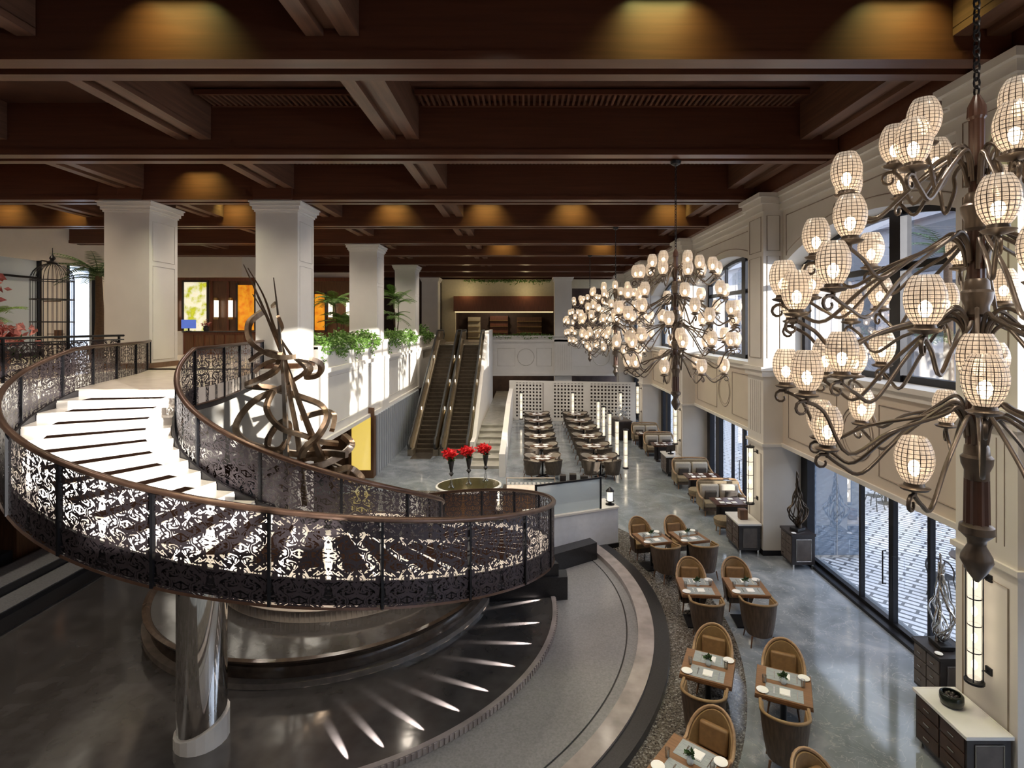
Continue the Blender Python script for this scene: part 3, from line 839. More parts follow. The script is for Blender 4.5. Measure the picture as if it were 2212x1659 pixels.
st = empty('spiral_staircase', (HX, HY, 0), 0, 'sweeping curved staircase with white backlit risers and pierced bronze railings', 'staircase')
def in_stair(o):
    o.location = (-HX, -HY, 0); return o
for i in range(1, NST + 1):
    a0, a1 = TH0 + (i - 1) * DTH, TH0 + i * DTH
    zt_, zb = ZT - RISE * i, ZT - RISE * i - 0.16
    b = MB().ring(HX, HY, RI + 0.03, RO - 0.03, zb, zt_, a0 - 0.01, a1, n=4)
    b.ring(HX, HY, RI + 0.03, RO - 0.03, zt_ - 0.02, zt_ + RISE - 0.03, a0 - 0.012, a0 + 0.004, n=1)
    o = in_stair(b.build('step', M['step_marble'], st))
    g = MB(); aa = a0 + 0.0055
    g.add([hp(RI + 0.26, aa, zt_ + 0.002), hp(RO - 0.22, aa, zt_ + 0.002), hp(RO - 0.22, aa, zt_ + RISE - 0.012), hp(RI + 0.26, aa, zt_ + RISE - 0.012)], [(0, 1, 2, 3)])
    g.build('glowing_riser', M['step_glow'], o)
    MB().ring(HX, HY, RI + 0.40, RO - 0.42, zt_, zt_ + 0.004, a0 + 0.060, a1 - 0.006, n=4).build('tread_strip', M['strip'], o)

def helix_band(name, mat, r0, r1, lo, hi, a0, a1, n=90):
    b = MB(); vs = []; fs = []
    for i in range(n + 1):
        a = a0 + (a1 - a0) * i / n
        z = hz(a)
        vs += [hp(r0, a, z + lo), hp(r1, a, z + lo), hp(r1, a, z + hi), hp(r0, a, z + hi)]
    for i in range(n):
        for k in range(4):
            l = (k + 1) % 4
            fs.append((i * 4 + k, i * 4 + l, i * 4 + 4 + l, i * 4 + 4 + k))
    fs += [(3, 2, 1, 0), (n * 4, n * 4 + 1, n * 4 + 2, n * 4 + 3)]
    b.add(vs, fs)
    return in_stair(b.build(name, mat, st, smooth=40))
AE = TH0 + NST * DTH
helix_band('soffit', M['stringer'], RI, RO, -0.30, -0.20, TH0 - 0.02, AE)
helix_band('outer_stringer', M['stringer'], RO - 0.02, RO + 0.02, -0.30, 0.0, TH0 - 0.02, AE)
helix_band('inner_stringer', M['stringer'], RI - 0.02, RI + 0.02, -0.30, 0.0, TH0 - 0.02, AE)
# landing between the mezzanine and the top step
def smooth_path(pts, n=8):
    out = []
    P = [Vector(p) for p in pts]
    for i in range(len(P) - 1):
        p0, p1, p2, p3 = P[max(i - 1, 0)], P[i], P[i + 1], P[min(i + 2, len(P) - 1)]
        for j in range(n):
            t = j / n
            out.append(0.5 * ((2 * p1) + (p2 - p0) * t + (2 * p0 - 5 * p1 + 4 * p2 - p3) * t * t + (3 * p1 - p0 - 3 * p2 + p3) * t ** 3))
    out.append(P[-1])
    return [tuple(p) for p in out]
o_land = smooth_path([(-10.95, 16.05, MZ), (-10.25, 14.75, MZ), (-9.62, 13.0, MZ), (-9.2, 11.75, MZ), hp(RO + 0.05, TH0)], 6)
i_land = smooth_path([(-7.62, 15.95, MZ), (-7.32, 14.9, MZ), (-6.85, 13.0, MZ), (-6.60, 11.8, MZ), hp(RI - 0.05, TH0)], 6)
poly = [(x, y) for x, y, z in o_land] + [(x, y) for x, y, z in reversed(i_land)]
in_stair(MB().prism(poly, 4.72, MZ).build('landing', M['marble_cream'], st))
in_stair(MB().prism([(x, y) for x, y in poly], 4.6, 4.72).build('landing_soffit', M['stringer'], st))

HB, HT = 0.33, 0.77          # panel below / above tread line
def railing(land, r, a_end, posts0, dpost, side):
    th = [TH0 + (a_end - TH0) * i / 80 for i in range(81)]
    helix = [hp(r, a) for a in th]
    path = land[:-1] + helix
    # arc length table
    acc = [0]
    for i in range(1, len(path)):
        acc.append(acc[-1] + math.hypot(path[i][0] - path[i - 1][0], path[i][1] - path[i - 1][1]))
    def at(s):
        for i in range(1, len(path)):
            if acc[i] >= s - 1e-9:
                t = (s - acc[i - 1]) / max(1e-9, acc[i] - acc[i - 1])
                return tuple(path[i - 1][k] + (path[i][k] - path[i - 1][k]) * t for k in range(3))
        return path[-1]
    s0 = acc[len(land) - 1]
    cuts = []
    s = s0 + (posts0 - TH0) * r
    while s > 0.5: s -= dpost * r
    while s < acc[-1] - 0.3:
        if s > 0.1: cuts.append(s)
        s += dpost * r
    cuts = [0.0] + cuts + [acc[-1]]
    hr = smooth_tube = MB()
    pts = [(x, y, z + 0.80) for x, y, z in path]
    hr.tube(pts, 0.038, 8, flat=1.25)
    in_stair(hr.build(side + '_handrail', M['rail_metal'], st, smooth=50))
    lr = MB().tube([(x, y, z + HT) for x, y, z in path], 0.018, 4); lr.tube([(x, y, z - HB) for x, y, z in path], 0.022, 4)
    in_stair(lr.build(side + '_rail_bar', M['rail_metal'], st))
    for i, c in enumerate(cuts):
        p0 = at(c)
        q = at(min(c + 0.05, acc[-1])) if c < acc[-1] - 0.01 else at(c - 0.05)
        rz = math.atan2(q[1] - p0[1], q[0] - p0[0])
        in_stair(MB().obox((p0[0], p0[1], p0[2] + (0.80 - HB) / 2), (0.035, 0.06, 0.80 + HB), rz).build('railing_post', M['black_metal'], st))
        if i + 1 < len(cuts):
            k = max(2, int((cuts[i + 1] - c) / 0.12))
            seg = [at(c + (cuts[i + 1] - c) * j / k) for j in range(k + 1)]
            in_stair(MB().ribbon(seg, -HB, HT).build('railing_panel', M['lace'], st))
railing(o_land, RO + 0.05, 7.55, 4.114, 0.278, 'outer')
railing(i_land, RI - 0.05, 6.98, 4.2, 0.5, 'inner')

pc = empty('support_column', (-4.83, 8.22, 0), 0, 'mirror-polished steel column under the curved staircase', 'column')
MB().lathe([(0.335, 0.14), (0.335, 3.42)], 48, cap=True).build('shaft', M['chrome'], pc, smooth=40)
col_ring = MB()
nn = 20
vs = []
for i in range(nn):
    a = 2 * PI * i / nn
    x, y = 0.37 * math.cos(a), 0.37 * math.sin(a)
    vs += [(x, y, 0.14), (x, y, 0.42 + 0.12 * math.cos(a - 0.6))]
col_ring.add(vs, [(2 * i, 2 * ((i + 1) % nn), 2 * ((i + 1) % nn) + 1, 2 * i + 1) for i in range(nn)])
vs2 = [(x * 0.9, y * 0.9, z) for x, y, z in vs]
col_ring.add([p for i in range(nn) for p in (vs[2 * i + 1], vs2[2 * i + 1])], [(2 * i, 2 * ((i + 1) % nn), 2 * ((i + 1) % nn) + 1, 2 * i + 1) for i in range(nn)])
col_ring.build('base_ring', M['marble_white'], pc)

# mezzanine edge railing on the far left
rl = empty('mezzanine_railing', (-11.3, 12, MZ), 0, 'straight pierced bronze railing along the upper floor edge above the staircase', 'railing')
path = [(0, -12 + i * 0.6, 0) for i in range(26)] + [(0.1, 3.35, 0)]
MB().tube([(x, y, 0.97) for x, y, z in path], 0.03, 6).build('handrail', M['black_metal'], rl, smooth=50)
MB().tube([(x, y, 0.86) for x, y, z in path], 0.018, 4).build('rail_bar', M['black_metal'], rl)
for i in range(10):
    y = -12 + i * 1.7
    if y > 3.3: y = 3.3
    MB().box(-0.02, 0.02, y - 0.025, y + 0.025, 0, 0.97).build('railing_post', M['black_metal'], rl)
    y2 = min(y + 1.7, 3.3)
    if y2 > y: MB().ribbon([(0, y, 0), (0, y2, 0)], 0.04, 0.86).build('railing_panel', M['lace'], rl)


# =================================================================== ESCALATORS
def escalator(xa, xb, label):
    e = empty('escalator', ((xa + xb) / 2, 27, 0), 0, label, 'escalator', 'escalators to the upper floor')
    def L(o):
        o.location = (-(xa + xb) / 2, -27, 0); return o
    Yb, Yt = 27.4, 35.4
    prof = lambda y: 0.0 if y < Yb else (MZ if y > Yt else MZ * (y - Yb) / (Yt - Yb))
    path = [(26.9, 0), (Yb, 0), (Yt, MZ), (37.2, MZ)]
    n = 28
    for i in range(n):
        y0 = Yb - 0.15 + i * (Yt - Yb) / n; z1 = MZ * (i + 1) / n
        s = MB().box(xa + 0.27, xb - 0.27, y0, y0 + 0.45, z1 - 0.24, z1)
        L(s.build('step', M['esc_step'], e))
    L(MB().box(xa + 0.27, xb - 0.27, 25.9, Yb, 0, 0.03).build('comb_plate', M['steel'], e))
    L(MB().box(xa + 0.27, xb - 0.27, Yt, 38, MZ, MZ + 0.03).build('comb_plate', M['steel'], e))
    for s, x in ((-1, xa + 0.13), (1, xb - 0.13)):
        d = MB().prism_x([(26.6, 0), (Yb, -0.0), (Yt, MZ - 0.05), (37.4, MZ - 0.05), (37.4, MZ + 0.3), (Yt - 0.3, MZ + 0.3), (Yb - 0.4, 0.3), (26.6, 0.3)], x - 0.13, x + 0.13)
        L(d.build('skirt', M['esc_side'], e))
        d = MB().prism_x([(26.5, 0.3), (Yb - 0.4, 0.3), (Yt - 0.3, MZ + 0.3), (37.3, MZ + 0.3), (37.3, MZ + 0.86), (Yt - 0.55, MZ + 0.86), (Yb - 0.75, 0.86), (26.5, 0.86)], x - 0.02, x + 0.02)
        L(d.build('balustrade', M['esc_side'], e))
        h = [(x, 26.7, 0.34), (x, 26.3, 0.42), (x, 26.15, 0.65), (x, 26.35, 0.9), (x, Yb - 0.75, 0.93), (x, Yt - 0.55, MZ + 0.93), (x, 37.3, MZ + 0.93), (x, 37.6, MZ + 0.6), (x, 37.3, MZ + 0.35)]
        L(MB().tube(h, 0.055, 6).build('handrail', M['rubber'], e, smooth=50))
        L(MB().tube([(x, Yb - 0.4, 0.33), (x, Yt - 0.3, MZ + 0.33)], 0.035, 4).build('trim_strip', M['gold'], e))
        for q in (0.25, 0.5, 0.75):
            y = Yb + (Yt - Yb) * q
            L(MB().obox((x, y, MZ * q + 0.62), (0.07, 0.12, 0.16)).build('side_lamp', M['lamp_white'], e))
    return e
escalator(-5.72, -4.22, 'left bronze escalator rising to the upper floor beside the white parapet')
escalator(-4.18, -2.68, 'right bronze escalator rising to the upper floor beside the white sloping wall')
struct(MB().prism_x([(26.2, 0), (40.9, 0), (40.9, 6.0), (36, 5.95), (27.3, 0.75), (26.2, 0.75)], -2.66, -2.46).build('wall_escalator', M['plaster']), 'white sloping wall beside the right escalator')
struct(MB().box(-5.7, -2.7, 28.5, 41, 0, 0.1).prism_x([(27.5, 0), (36, 0), (36, 4.4)], -5.7, -2.7).build('escalator_truss', M['dark_room']))
stp = MB()
for i in range(7):
    stp.box(-2.45, -1.12, 24.2 + i, 46, 0.12 * i, 0.12 * (i + 1) - (0.001 * i))
stp2 = MB()
struct(stp.build('steps_low', simple('grey_green_marble', (0.34, 0.33, 0.29), 0.25, var=0.15, scale=3)), 'shallow marble steps beside the escalator')
struct(MB().prism_x([(22.9, 0), (37.5, 0), (37.5, 2.1), (31, 1.9), (24, 1.0), (22.9, 0.95)], -1.12, -0.86).build('wall_parapet', M['plaster']), 'white low wall between the steps and the restaurant')


# =================================================================== CHANDELIERS
SH_PROF = [(r_ * 0.86, z_ * 0.88) for r_, z_ in [(0.062, 0.0), (0.088, 0.035), (0.112, 0.085), (0.124, 0.14), (0.126, 0.185), (0.118, 0.235), (0.100, 0.285), (0.076, 0.325)]]
def shade_mesh():
    return MB().lathe(SH_PROF, 20, cap=False, uv=True)
def catmull(pts, n=6):
    return smooth_path(pts, n)
def spiral(c, r0, a0, a1, n=9, shrink=0.35):
    out = []
    for i in range(n):
        t = i / (n - 1); a = a0 + (a1 - a0) * t; r = r0 * (1 - (1 - shrink) * t)
        out.append((c[0] + r * math.cos(a), 0, c[1] + r * math.sin(a)))
    return out
TIERS = [  # z of the rod ring, [(radius, z of lamp base, count, phase)]
    (7.50, [(0.50, 7.60, 6, 0.35), (0.88, 7.38, 9, 0.1)]),
    (6.86, [(1.04, 6.90, 8, 0.2), (1.28, 6.54, 9, 0.0)]),
    (6.27, [(1.30, 6.33, 9, 0.30), (1.02, 5.90, 8, 0.05)]),
    (5.63, [(1.28, 5.84, 8, 0.15), (1.04, 5.38, 9, 0.32)]),
]
def build_chandelier():
    root = empty('chandelier')
    def part(mb, name, mat, **k):
        return mb.build(name, mat, root, **k)
    # local z = world z
    part(MB().lathe([(0.048, 7.2), (0.048, 7.8), (0.06, 7.82), (0.055, 7.9), (0.02, 7.98)], 20, flute=0.12), 'upper_shaft', M['shaft'], smooth=20)
    for p0, p1 in (((0.055, 6.55), (0.055, 7.1)), ((0.06, 5.95), (0.06, 6.5)), ((0.068, 5.33), (0.065, 5.9)), ((0.08, 4.84), (0.074, 5.3))):
        part(MB().lathe([p0, p1], 20, flute=0.12), 'fluted_shaft', M['shaft'], smooth=20)
    for z in (7.15, 6.52, 5.92, 5.32):
        part(MB().lathe([(0.055, z - 0.16), (0.075, z - 0.14), (0.075, z - 0.08), (0.095, z - 0.03), (0.10, z + 0.02), (0.08, z + 0.04), (0.075, z + 0.10), (0.06, z + 0.12)], 24, cap=False), 'collar', M['arm_metal'], smooth=40)
    part(MB().lathe([(0.012, 4.43), (0.06, 4.50), (0.10, 4.585), (0.095, 4.62), (0.055, 4.70), (0.06, 4.74), (0.11, 4.79), (0.105, 4.84), (0.075, 4.86)], 24), 'finial', M['arm_metal'], smooth=40)
    ch = MB()
    z = 7.98; i = 0
    while z < 9.86:
        pts = []
        for j in range(10):
            a = 2 * PI * j / 10
            u, v = 0.022 * math.cos(a), 0.04 * math.sin(a)
            pts.append((u, 0, z + 0.03 + v) if i % 2 else (0, u, z + 0.03 + v))
        ch.tube(pts, 0.0075, 5, closed=True)
        z += 0.058; i += 1
    part(ch, 'chain', M['black_metal'], smooth=50)
    part(MB().lathe([(0.03, 9.80), (0.10, 9.84), (0.12, 9.90)], 20), 'canopy', M['black_metal'], smooth=40)
    meshes = {}
    for ti, (zr, sets) in enumerate(TIERS):
        for si, (r, zl, n, ph) in enumerate(sets):
            arm = cup = shade = bulb = None
            for k in range(n):
                a = ph + 2 * PI * k / n + random.uniform(-0.09, 0.09)
                dz = random.uniform(-0.08, 0.08)
                if arm is None:
                    zb = zl - 0.10
                    dip = min(zr - 0.04, zl) - 0.20
                    up = zr + 0.10
                    pts = catmull([(0.06, 0, zr - 0.12), (0.085, 0, zr + 0.02), (0.15, 0, up - 0.01), (0.26, 0, up - 0.07), (r * 0.52, 0, (up + dip) / 2 - 0.02), (r * 0.76, 0, dip), (r * 0.9, 0, zl - 0.15), (r, 0, zl - 0.075)], 5)
                    pts += spiral((r + 0.035, zl - 0.125), 0.062, PI * 0.62, -PI * 1.15, 10)
                    A = MB().tube(pts, [0.0145] * (len(pts) - 10) + [0.014 - 0.0006 * q for q in range(10)], 6)
                    arm = A.build('arm', M['arm_metal'], root, smooth=60)
                    cup = MB().lathe([(0.012, -0.09), (0.016, -0.05), (0.075, -0.035), (0.088, -0.02), (0.058, -0.01), (0.052, 0.012)], 16, c=(r, 0, zl)).build('cup', M['arm_metal'], arm, smooth=45)
                    sh = MB().lathe(SH_PROF, 20, c=(r, 0, zl + 0.008), cap=False, uv=True)
                    shade = sh.build('lamp_shade', M['shade'], arm, smooth=60)
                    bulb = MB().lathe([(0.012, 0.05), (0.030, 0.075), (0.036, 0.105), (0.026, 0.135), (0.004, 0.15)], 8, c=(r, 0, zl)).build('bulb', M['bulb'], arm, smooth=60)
                    c = arm
                else:
                    c = copy_tree(arm, root)
                c.rotation_euler = (0, 0, a); c.location = (0, 0, dz)
    return root
M['shaft'] = simple('dark_mahogany_shaft', (0.075, 0.035, 0.024), 0.35, var=0.2)
M['arm_metal'] = simple('antique_bronze_arm', (0.135, 0.105, 0.082), 0.36, 0.5, var=0.15)
CHX = 3.29
for (y, lab) in ((4.02, 'nearest and largest chandelier of glowing shell-grid globes at the right edge'), (12.1, 'second chandelier of frosted globes, hanging before the arched windows'),
                 (20.2, 'third chandelier from the front, partly behind the second'), (28.3, 'farthest chandelier, hanging closest to the far white parapet')):
    put('chandelier', build_chandelier, (CHX, y, 0), {4.02: 0.0, 12.1: 0.5, 20.2: 1.1, 28.3: 1.9}[y], lab, 'chandelier', 'chandeliers along the window wall')


# =================================================================== FURNITURE BUILDERS
def chair_builder(shell_m, pad_m, rim_m, cush=True, arch=0.36, arm=0.62, flare=0.80):
    def f():
        root = empty('tub_chair')
        P = []
        for i in range(5):
            P.append((-0.33, 0.24 - 0.24 * i / 4, arm - 0.02 + 0.02 * i / 4))
        for i in range(1, 16):
            ph = -PI / 2 + PI * i / 16
            P.append((0.33 * math.sin(ph), -0.33 * math.cos(ph), arm + arch * max(0, math.cos(ph)) ** 0.85))
        for i in range(5):
            P.append((0.33, 0.24 * i / 4, arm - 0.02 * i / 4))
        def sheet(off, zb, zoff, thick):
            b = MB(); vs = []; n = len(P); K = 5
            for lay in (0, 1):
                for (x, y, h) in P:
                    for j in range(K):
                        t = j / (K - 1)
                        z = zb + (h + zoff - zb) * t
                        s = flare + (1 - flare) * t ** 0.7
                        r = (0.33 - off - lay * thick) / 0.33
                        vs.append((x * s * r, (y * s * r) if y < 0 else y * s, z))
            fs = []
            Q = n * K
            for i in range(n - 1):
                for j in range(K - 1):
                    a = i * K + j
                    fs.append((a, a + K, a + K + 1, a + 1)); fs.append((Q + a, Q + a + 1, Q + a + K + 1, Q + a + K))
                a = i * K + K - 1; fs.append((a, a + K, Q + a + K, Q + a)); a = i * K; fs.append((a, Q + a, Q + a + K, a + K))
            for i in (0, n - 1):
                for j in range(K - 1):
                    a = i * K + j; fs.append((a, a + 1, Q + a + 1, Q + a))
            return b.add(vs, fs)
        sheet(0, 0.20, 0, 0.02).build('shell', shell_m, root, smooth=50)
        sheet(0.022, 0.30, -0.02, 0.03).build('inner_pad', pad_m, root, smooth=50)
        MB().tube([(x * 0.97, y * 0.97, h + 0.005) for x, y, h in P], 0.024, 6).build('rim', rim_m, root, smooth=60)
        b = MB(); pl = [(-0.26, 0.27), (0.26, 0.27), (0.265, 0.0)] + [(0.265 * math.cos(a), -0.265 * math.sin(a)) for a in [PI * i / 10 for i in range(1, 10)]] + [(-0.265, 0.0)]
        b.prism(pl[::-1], 0.32, 0.46)
        b.build('seat_cushion', pad_m, root, smooth=30, bevel=0.025)
        b = MB(); b.prism([(-0.24, 0.24), (0.24, 0.24), (0.24, 0.0), (0.17, -0.19), (-0.17, -0.19), (-0.24, 0.0)], 0.20, 0.32).build('seat_frame', shell_m, root)
        if cush:
            b = MB(); b.M = Matrix.Translation((0, -0.165, 0.67)) @ Matrix.Rotation(0.18, 4, 'X')
            b.box(-0.20, 0.20, -0.05, 0.05, -0.17, 0.15).build('back_cushion', M['cushion_tan'], root, smooth=40, bevel=0.03)
        for sx in (-1, 1):
            for y in (-0.2, 0.2):
                MB().tube([(sx * 0.2, y, 0.22), (sx * 0.235, y * 1.15, 0)], [0.02, 0.012], 6).build('leg', M['wood'], root, smooth=60)
        return root
    return f


def build_table():
    r = empty('dining_table')
    MB().box(-0.39, 0.39, -0.39, 0.39, 0.735, 0.765).build('tabletop', M['wood_mid'], r, bevel=0.004)
    MB().box(-0.395, 0.395, -0.395, 0.395, 0.70, 0.738).build('apron', M['wood'], r)
    MB().lathe([(0.05, 0.03), (0.05, 0.6), (0.1, 0.7)], 16).build('pedestal', M['black_metal'], r, smooth=40)
    MB().box(-0.26, 0.26, -0.26, 0.26, 0, 0.03).build('base_plate', M['black_metal'], r, bevel=0.005)
    return r


def build_far_table():
    r = empty('cafe_table')
    b = MB(); b.M = Matrix.Rotation(PI / 4, 4, 'Z')
    b.box(-0.38, 0.38, -0.38, 0.38, 0.73, 0.765).build('tabletop', M['wood'], r)
    MB().lathe([(0.04, 0.03), (0.04, 0.73)], 10).build('pedestal', M['black_metal'], r, smooth=40)
    b = MB().obox((0, 0, 0.02), (0.7, 0.06, 0.04), PI / 4).obox((0, 0, 0.02), (0.7, 0.06, 0.04), -PI / 4)
    b.build('cross_base', M['black_metal'], r)
    return r


def build_plate():
    return MB().lathe([(0.02, 0.0), (0.055, 0.003), (0.088, 0.014), (0.085, 0.017), (0.05, 0.007), (0.001, 0.006)], 24, cap=False).build('side_plate', M['china'], None, smooth=50)


def build_mat():
    return MB().box(-0.27, 0.25, -0.155, 0.155, 0, 0.003).build('place_mat', M['mat_grey'])


def build_napkin():
    b = MB().box(-0.075, 0.075, -0.085, 0.085, 0, 0.012).box(-0.07, 0.07, -0.08, 0.02, 0.012, 0.02)
    return b.build('folded_napkin', M['linen'], None, bevel=0.004)


def build_setting():
    return MB().prism([(-0.15, -0.12), (0.15, -0.12), (0.10, 0.08), (0.0, 0.13), (-0.10, 0.08)], 0, 0.012).build('cloth_setting', M['linen'], None, bevel=0.003)


def build_fork():
    b = MB().box(-0.006, 0.006, -0.09, 0.04, 0, 0.003).box(-0.012, 0.012, 0.04, 0.055, 0, 0.003)
    for x in (-0.010, -0.003, 0.004): b.box(x, x + 0.005, 0.055, 0.095, 0, 0.003)
    return b.build('fork', M['cutlery'])


def build_knife():
    return MB().prism([(-0.007, -0.1), (0.007, -0.1), (0.007, 0.02), (0.010, 0.03), (0.006, 0.1), (-0.006, 0.09)], 0, 0.003).build('knife', M['cutlery'])


def build_tumbler():
    return MB().lathe([(0.001, 0.0), (0.028, 0.0), (0.034, 0.11), (0.031, 0.11), (0.026, 0.008), (0.001, 0.008)], 14, cap=False).build('water_glass', M['glass_bottle'], None, smooth=50)


def leaf_cloud(n, gen, size, mb=None, droop=0.3):
    b = mb or MB()
    for _ in range(n):
        c = Vector(gen()); s = size * random.uniform(0.6, 1.3)
        d = Vector((random.gauss(0, 1), random.gauss(0, 1), random.gauss(-droop, 0.7))).normalized()
        u = d.orthogonal().normalized(); u = (Matrix.Rotation(random.uniform(0, 6.28), 3, d) @ u)
        nrm = d.cross(u) * (s * 0.16)
        b.add([c, c + d * s * 0.5 + u * s * 0.3 + nrm, c + d * s, c + d * s * 0.5 - u * s * 0.3 + nrm], [(0, 1, 2), (0, 2, 3)])
    return b


def build_table_plant():
    r = empty('bud_vase')
    MB().lathe([(0.03, 0), (0.042, 0.02), (0.04, 0.06), (0.028, 0.085), (0.03, 0.09)], 14).build('vase', M['glass_soft'], r, smooth=40)
    leaf_cloud(22, lambda: (random.gauss(0, 0.012), random.gauss(0, 0.012), 0.09 + random.uniform(0, 0.05)), 0.07, droop=-0.7).build('leaves', M['leaf_dark'], r)
    return r


def build_sofa():
    r = empty('sofa')
    b = MB()
    b.tube(catmull([(-0.72, -0.36, 0.58), (-0.74, -0.1, 0.60), (-0.72, 0.2, 0.72), (-0.66, 0.36, 0.98), (-0.4, 0.38, 1.04), (0.4, 0.38, 1.04), (0.66, 0.36, 0.98), (0.72, 0.2, 0.72), (0.74, -0.1, 0.60), (0.72, -0.36, 0.58)], 5), 0.035, 6)
    b.build('frame', M['rattan_rim'], r, smooth=60)
    MB().box(-0.68, 0.68, 0.28, 0.36, 0.25, 1.0).build('backrest', M['sofa'], r, bevel=0.03)
    for s in (-1, 1):
        MB().box(s * 0.70 - 0.03, s * 0.70 + 0.03, -0.34, 0.34, 0.22, 0.60).build('arm', M['sofa'], r, bevel=0.02)
        MB().box(s * 0.33 - 0.31, s * 0.33 + 0.31, 0.10, 0.27, 0.46, 0.92).build('back_cushion', M['grey_cushion'], r, smooth=40, bevel=0.05)
        b = MB(); b.M = Matrix.Translation((s * 0.34, 0.02, 0.60)) @ Matrix.Rotation(0.25, 4, 'X')
        b.box(-0.2, 0.2, -0.05, 0.05, -0.15, 0.15).build('throw_pillow', M['pillow'], r, smooth=40, bevel=0.03)
    MB().box(-0.66, 0.66, -0.36, 0.26, 0.28, 0.46).build('seat', M['sofa'], r, smooth=40, bevel=0.04)
    MB().box(-0.68, 0.68, -0.34, 0.34, 0.18, 0.28).build('base', M['rattan'], r)
    for x in (-0.62, 0.62):
        for y in (-0.3, 0.3):
            MB().tube([(x, y, 0.18), (x, y, 0)], [0.03, 0.02], 6).build('leg', M['wood_mid'], r)
    return r


def build_sofa_table():
    r = empty('long_table')
    MB().box(-0.62, 0.62, -0.36, 0.36, 0.74, 0.775).build('tabletop', simple('dark_polished_top', (0.075, 0.03, 0.02), 0.25, var=0.3), r, bevel=0.006)
    MB().box(-0.60, 0.60, -0.34, 0.34, 0.70, 0.74).build('apron', M['wood'], r)
    for x in (-0.38, 0.38):
        MB().box(x - 0.05, x + 0.05, -0.05, 0.05, 0.04, 0.70).build('pedestal', M['dark_cab'], r)
        MB().box(x - 0.09, x + 0.09, -0.28, 0.28, 0, 0.04).build('foot', M['dark_cab'], r)
    MB().box(-0.52, 0.52, -0.05, -0.03, 0.08, 0.70).build('modesty_panel', M['dark_cab'], r)
    return r


def build_console(top_m, drawers=True):
    def f():                      # local: long axis Y, front faces -X, width 0.62, length 1.0
        r = empty('console_cabinet')
        MB().box(-0.29, 0.30, -0.48, 0.48, 0.12, 0.80).build('body', M['dark_cab'], r, bevel=0.004)
        MB().box(-0.32, 0.32, -0.51, 0.51, 0.80, 0.845).build('top', top_m, r, bevel=0.005)
        lip = MB().box(-0.32, 0.32, -0.51, -0.49, 0.845, 0.849).box(-0.32, 0.32, 0.49, 0.51, 0.845, 0.849).box(0.30, 0.32, -0.51, 0.51, 0.845, 0.849)
        lip.build('top_lip', top_m, r)
        for sy in (-1, 1):
            p = MB().box(-0.18, 0.20, sy * 0.48 - 0.008, sy * 0.48 + 0.008, 0.2, 0.72).build('end_panel', M['dark_panel'], r)
            ln_ = MB(); rect_xz(ln_, sy * 0.492, -0.18, 0.20, 0.2, 0.72, 0.008); ln_.build('bead', M['steel'], p)
        for i in range(3):
            z0 = 0.17 + i * 0.21
            for j in (0, 1):
                y0 = -0.45 + j * 0.46
                d = MB().box(-0.305, -0.29, y0, y0 + 0.43, z0, z0 + 0.19).build('drawer', M['drawer'] if drawers else M['dark_panel'], r, bevel=0.004)
                MB().box(-0.325, -0.305, y0 + 0.16, y0 + 0.27, z0 + 0.09, z0 + 0.105).build('handle', M['steel'], d)
        for x in (-0.24, 0.25):
            for y in (-0.42, 0.42):
                MB().box(x - 0.02, x + 0.02, y - 0.02, y + 0.02, 0, 0.12).build('leg', M['steel'], r)
        return r
    return f


def tube_lamp(r, h, base=True, segs=4):
    MB().lathe([(r + 0.035, 0), (r + 0.035, 0.03), (r + 0.005, 0.05)], 20).build('bottom_cap', M['black_metal'], base, smooth=40)
    MB().lathe([(r + 0.005, h - 0.05), (r + 0.035, h - 0.03), (r + 0.035, h), (0.015, h + 0.015), (0.012, h + 0.06)], 20).build('top_cap', M['black_metal'], base, smooth=40)
    for k in range(4):
        a = PI / 4 + k * PI / 2
        MB().tube([((r + 0.012) * math.cos(a), (r + 0.012) * math.sin(a), 0.04), ((r + 0.012) * math.cos(a), (r + 0.012) * math.sin(a), h - 0.04)], 0.009, 5).build('rod', M['black_metal'], base)
    for i in range(segs):
        z0 = 0.06 + (h - 0.12) * i / segs; z1 = 0.06 + (h - 0.12) * (i + 1) / segs
        MB().lathe([(r * 0.92, z0 + 0.006), (r * 0.92, z1 - 0.006)], 16, cap=False).build('glass_sleeve', M['sleeve'], base, smooth=60)
        MB().lathe([(0.01, (z0 + z1) / 2 - 0.07), (r * 0.42, (z0 + z1) / 2 - 0.03), (r * 0.42, (z0 + z1) / 2 + 0.03), (0.01, (z0 + z1) / 2 + 0.07)], 10).build('bulb', M['bulb_soft'], base, smooth=60)
        if i: MB().lathe([(r * 0.99, z0 - 0.008), (r * 0.99, z0 + 0.008)], 16, cap=False).build('band', M['black_metal'], base)


m, nt, p, out = new_mat('ribbed_glass_sleeve'); M['sleeve'] = m
e_ = N(nt, 'ShaderNodeEmission'); e_.inputs[0].default_value = (1.0, 0.86, 0.66, 1); e_.inputs[1].default_value = 1.0
t_ = N(nt, 'ShaderNodeBsdfTransparent'); x_ = N(nt, 'ShaderNodeMixShader')
tc = N(nt, 'ShaderNodeTexCoord'); wv = N(nt, 'ShaderNodeTexWave'); wv.bands_direction = 'Z'; wv.inputs['Scale'].default_value = 18
nt.links.new(tc.outputs['Object'], wv.inputs[0])
nt.links.new(math_(nt, 'MULTIPLY_ADD', wv.outputs['Fac'], 0.3, 0.62), x_.inputs[0])
nt.links.new(e_.outputs[0], x_.inputs[2]); nt.links.new(t_.outputs[0], x_.inputs[1]); nt.links.new(x_.outputs[0], out.inputs[0])
m.cycles.emission_sampling = 'NONE'
M['bulb_soft'] = emission('warm_tube_bulb', (1.0, 0.84, 0.60), 14.0)


def build_floor_lamp():
    r = empty('lantern_column'); tube_lamp(0.10, 1.72, r, 3); return r


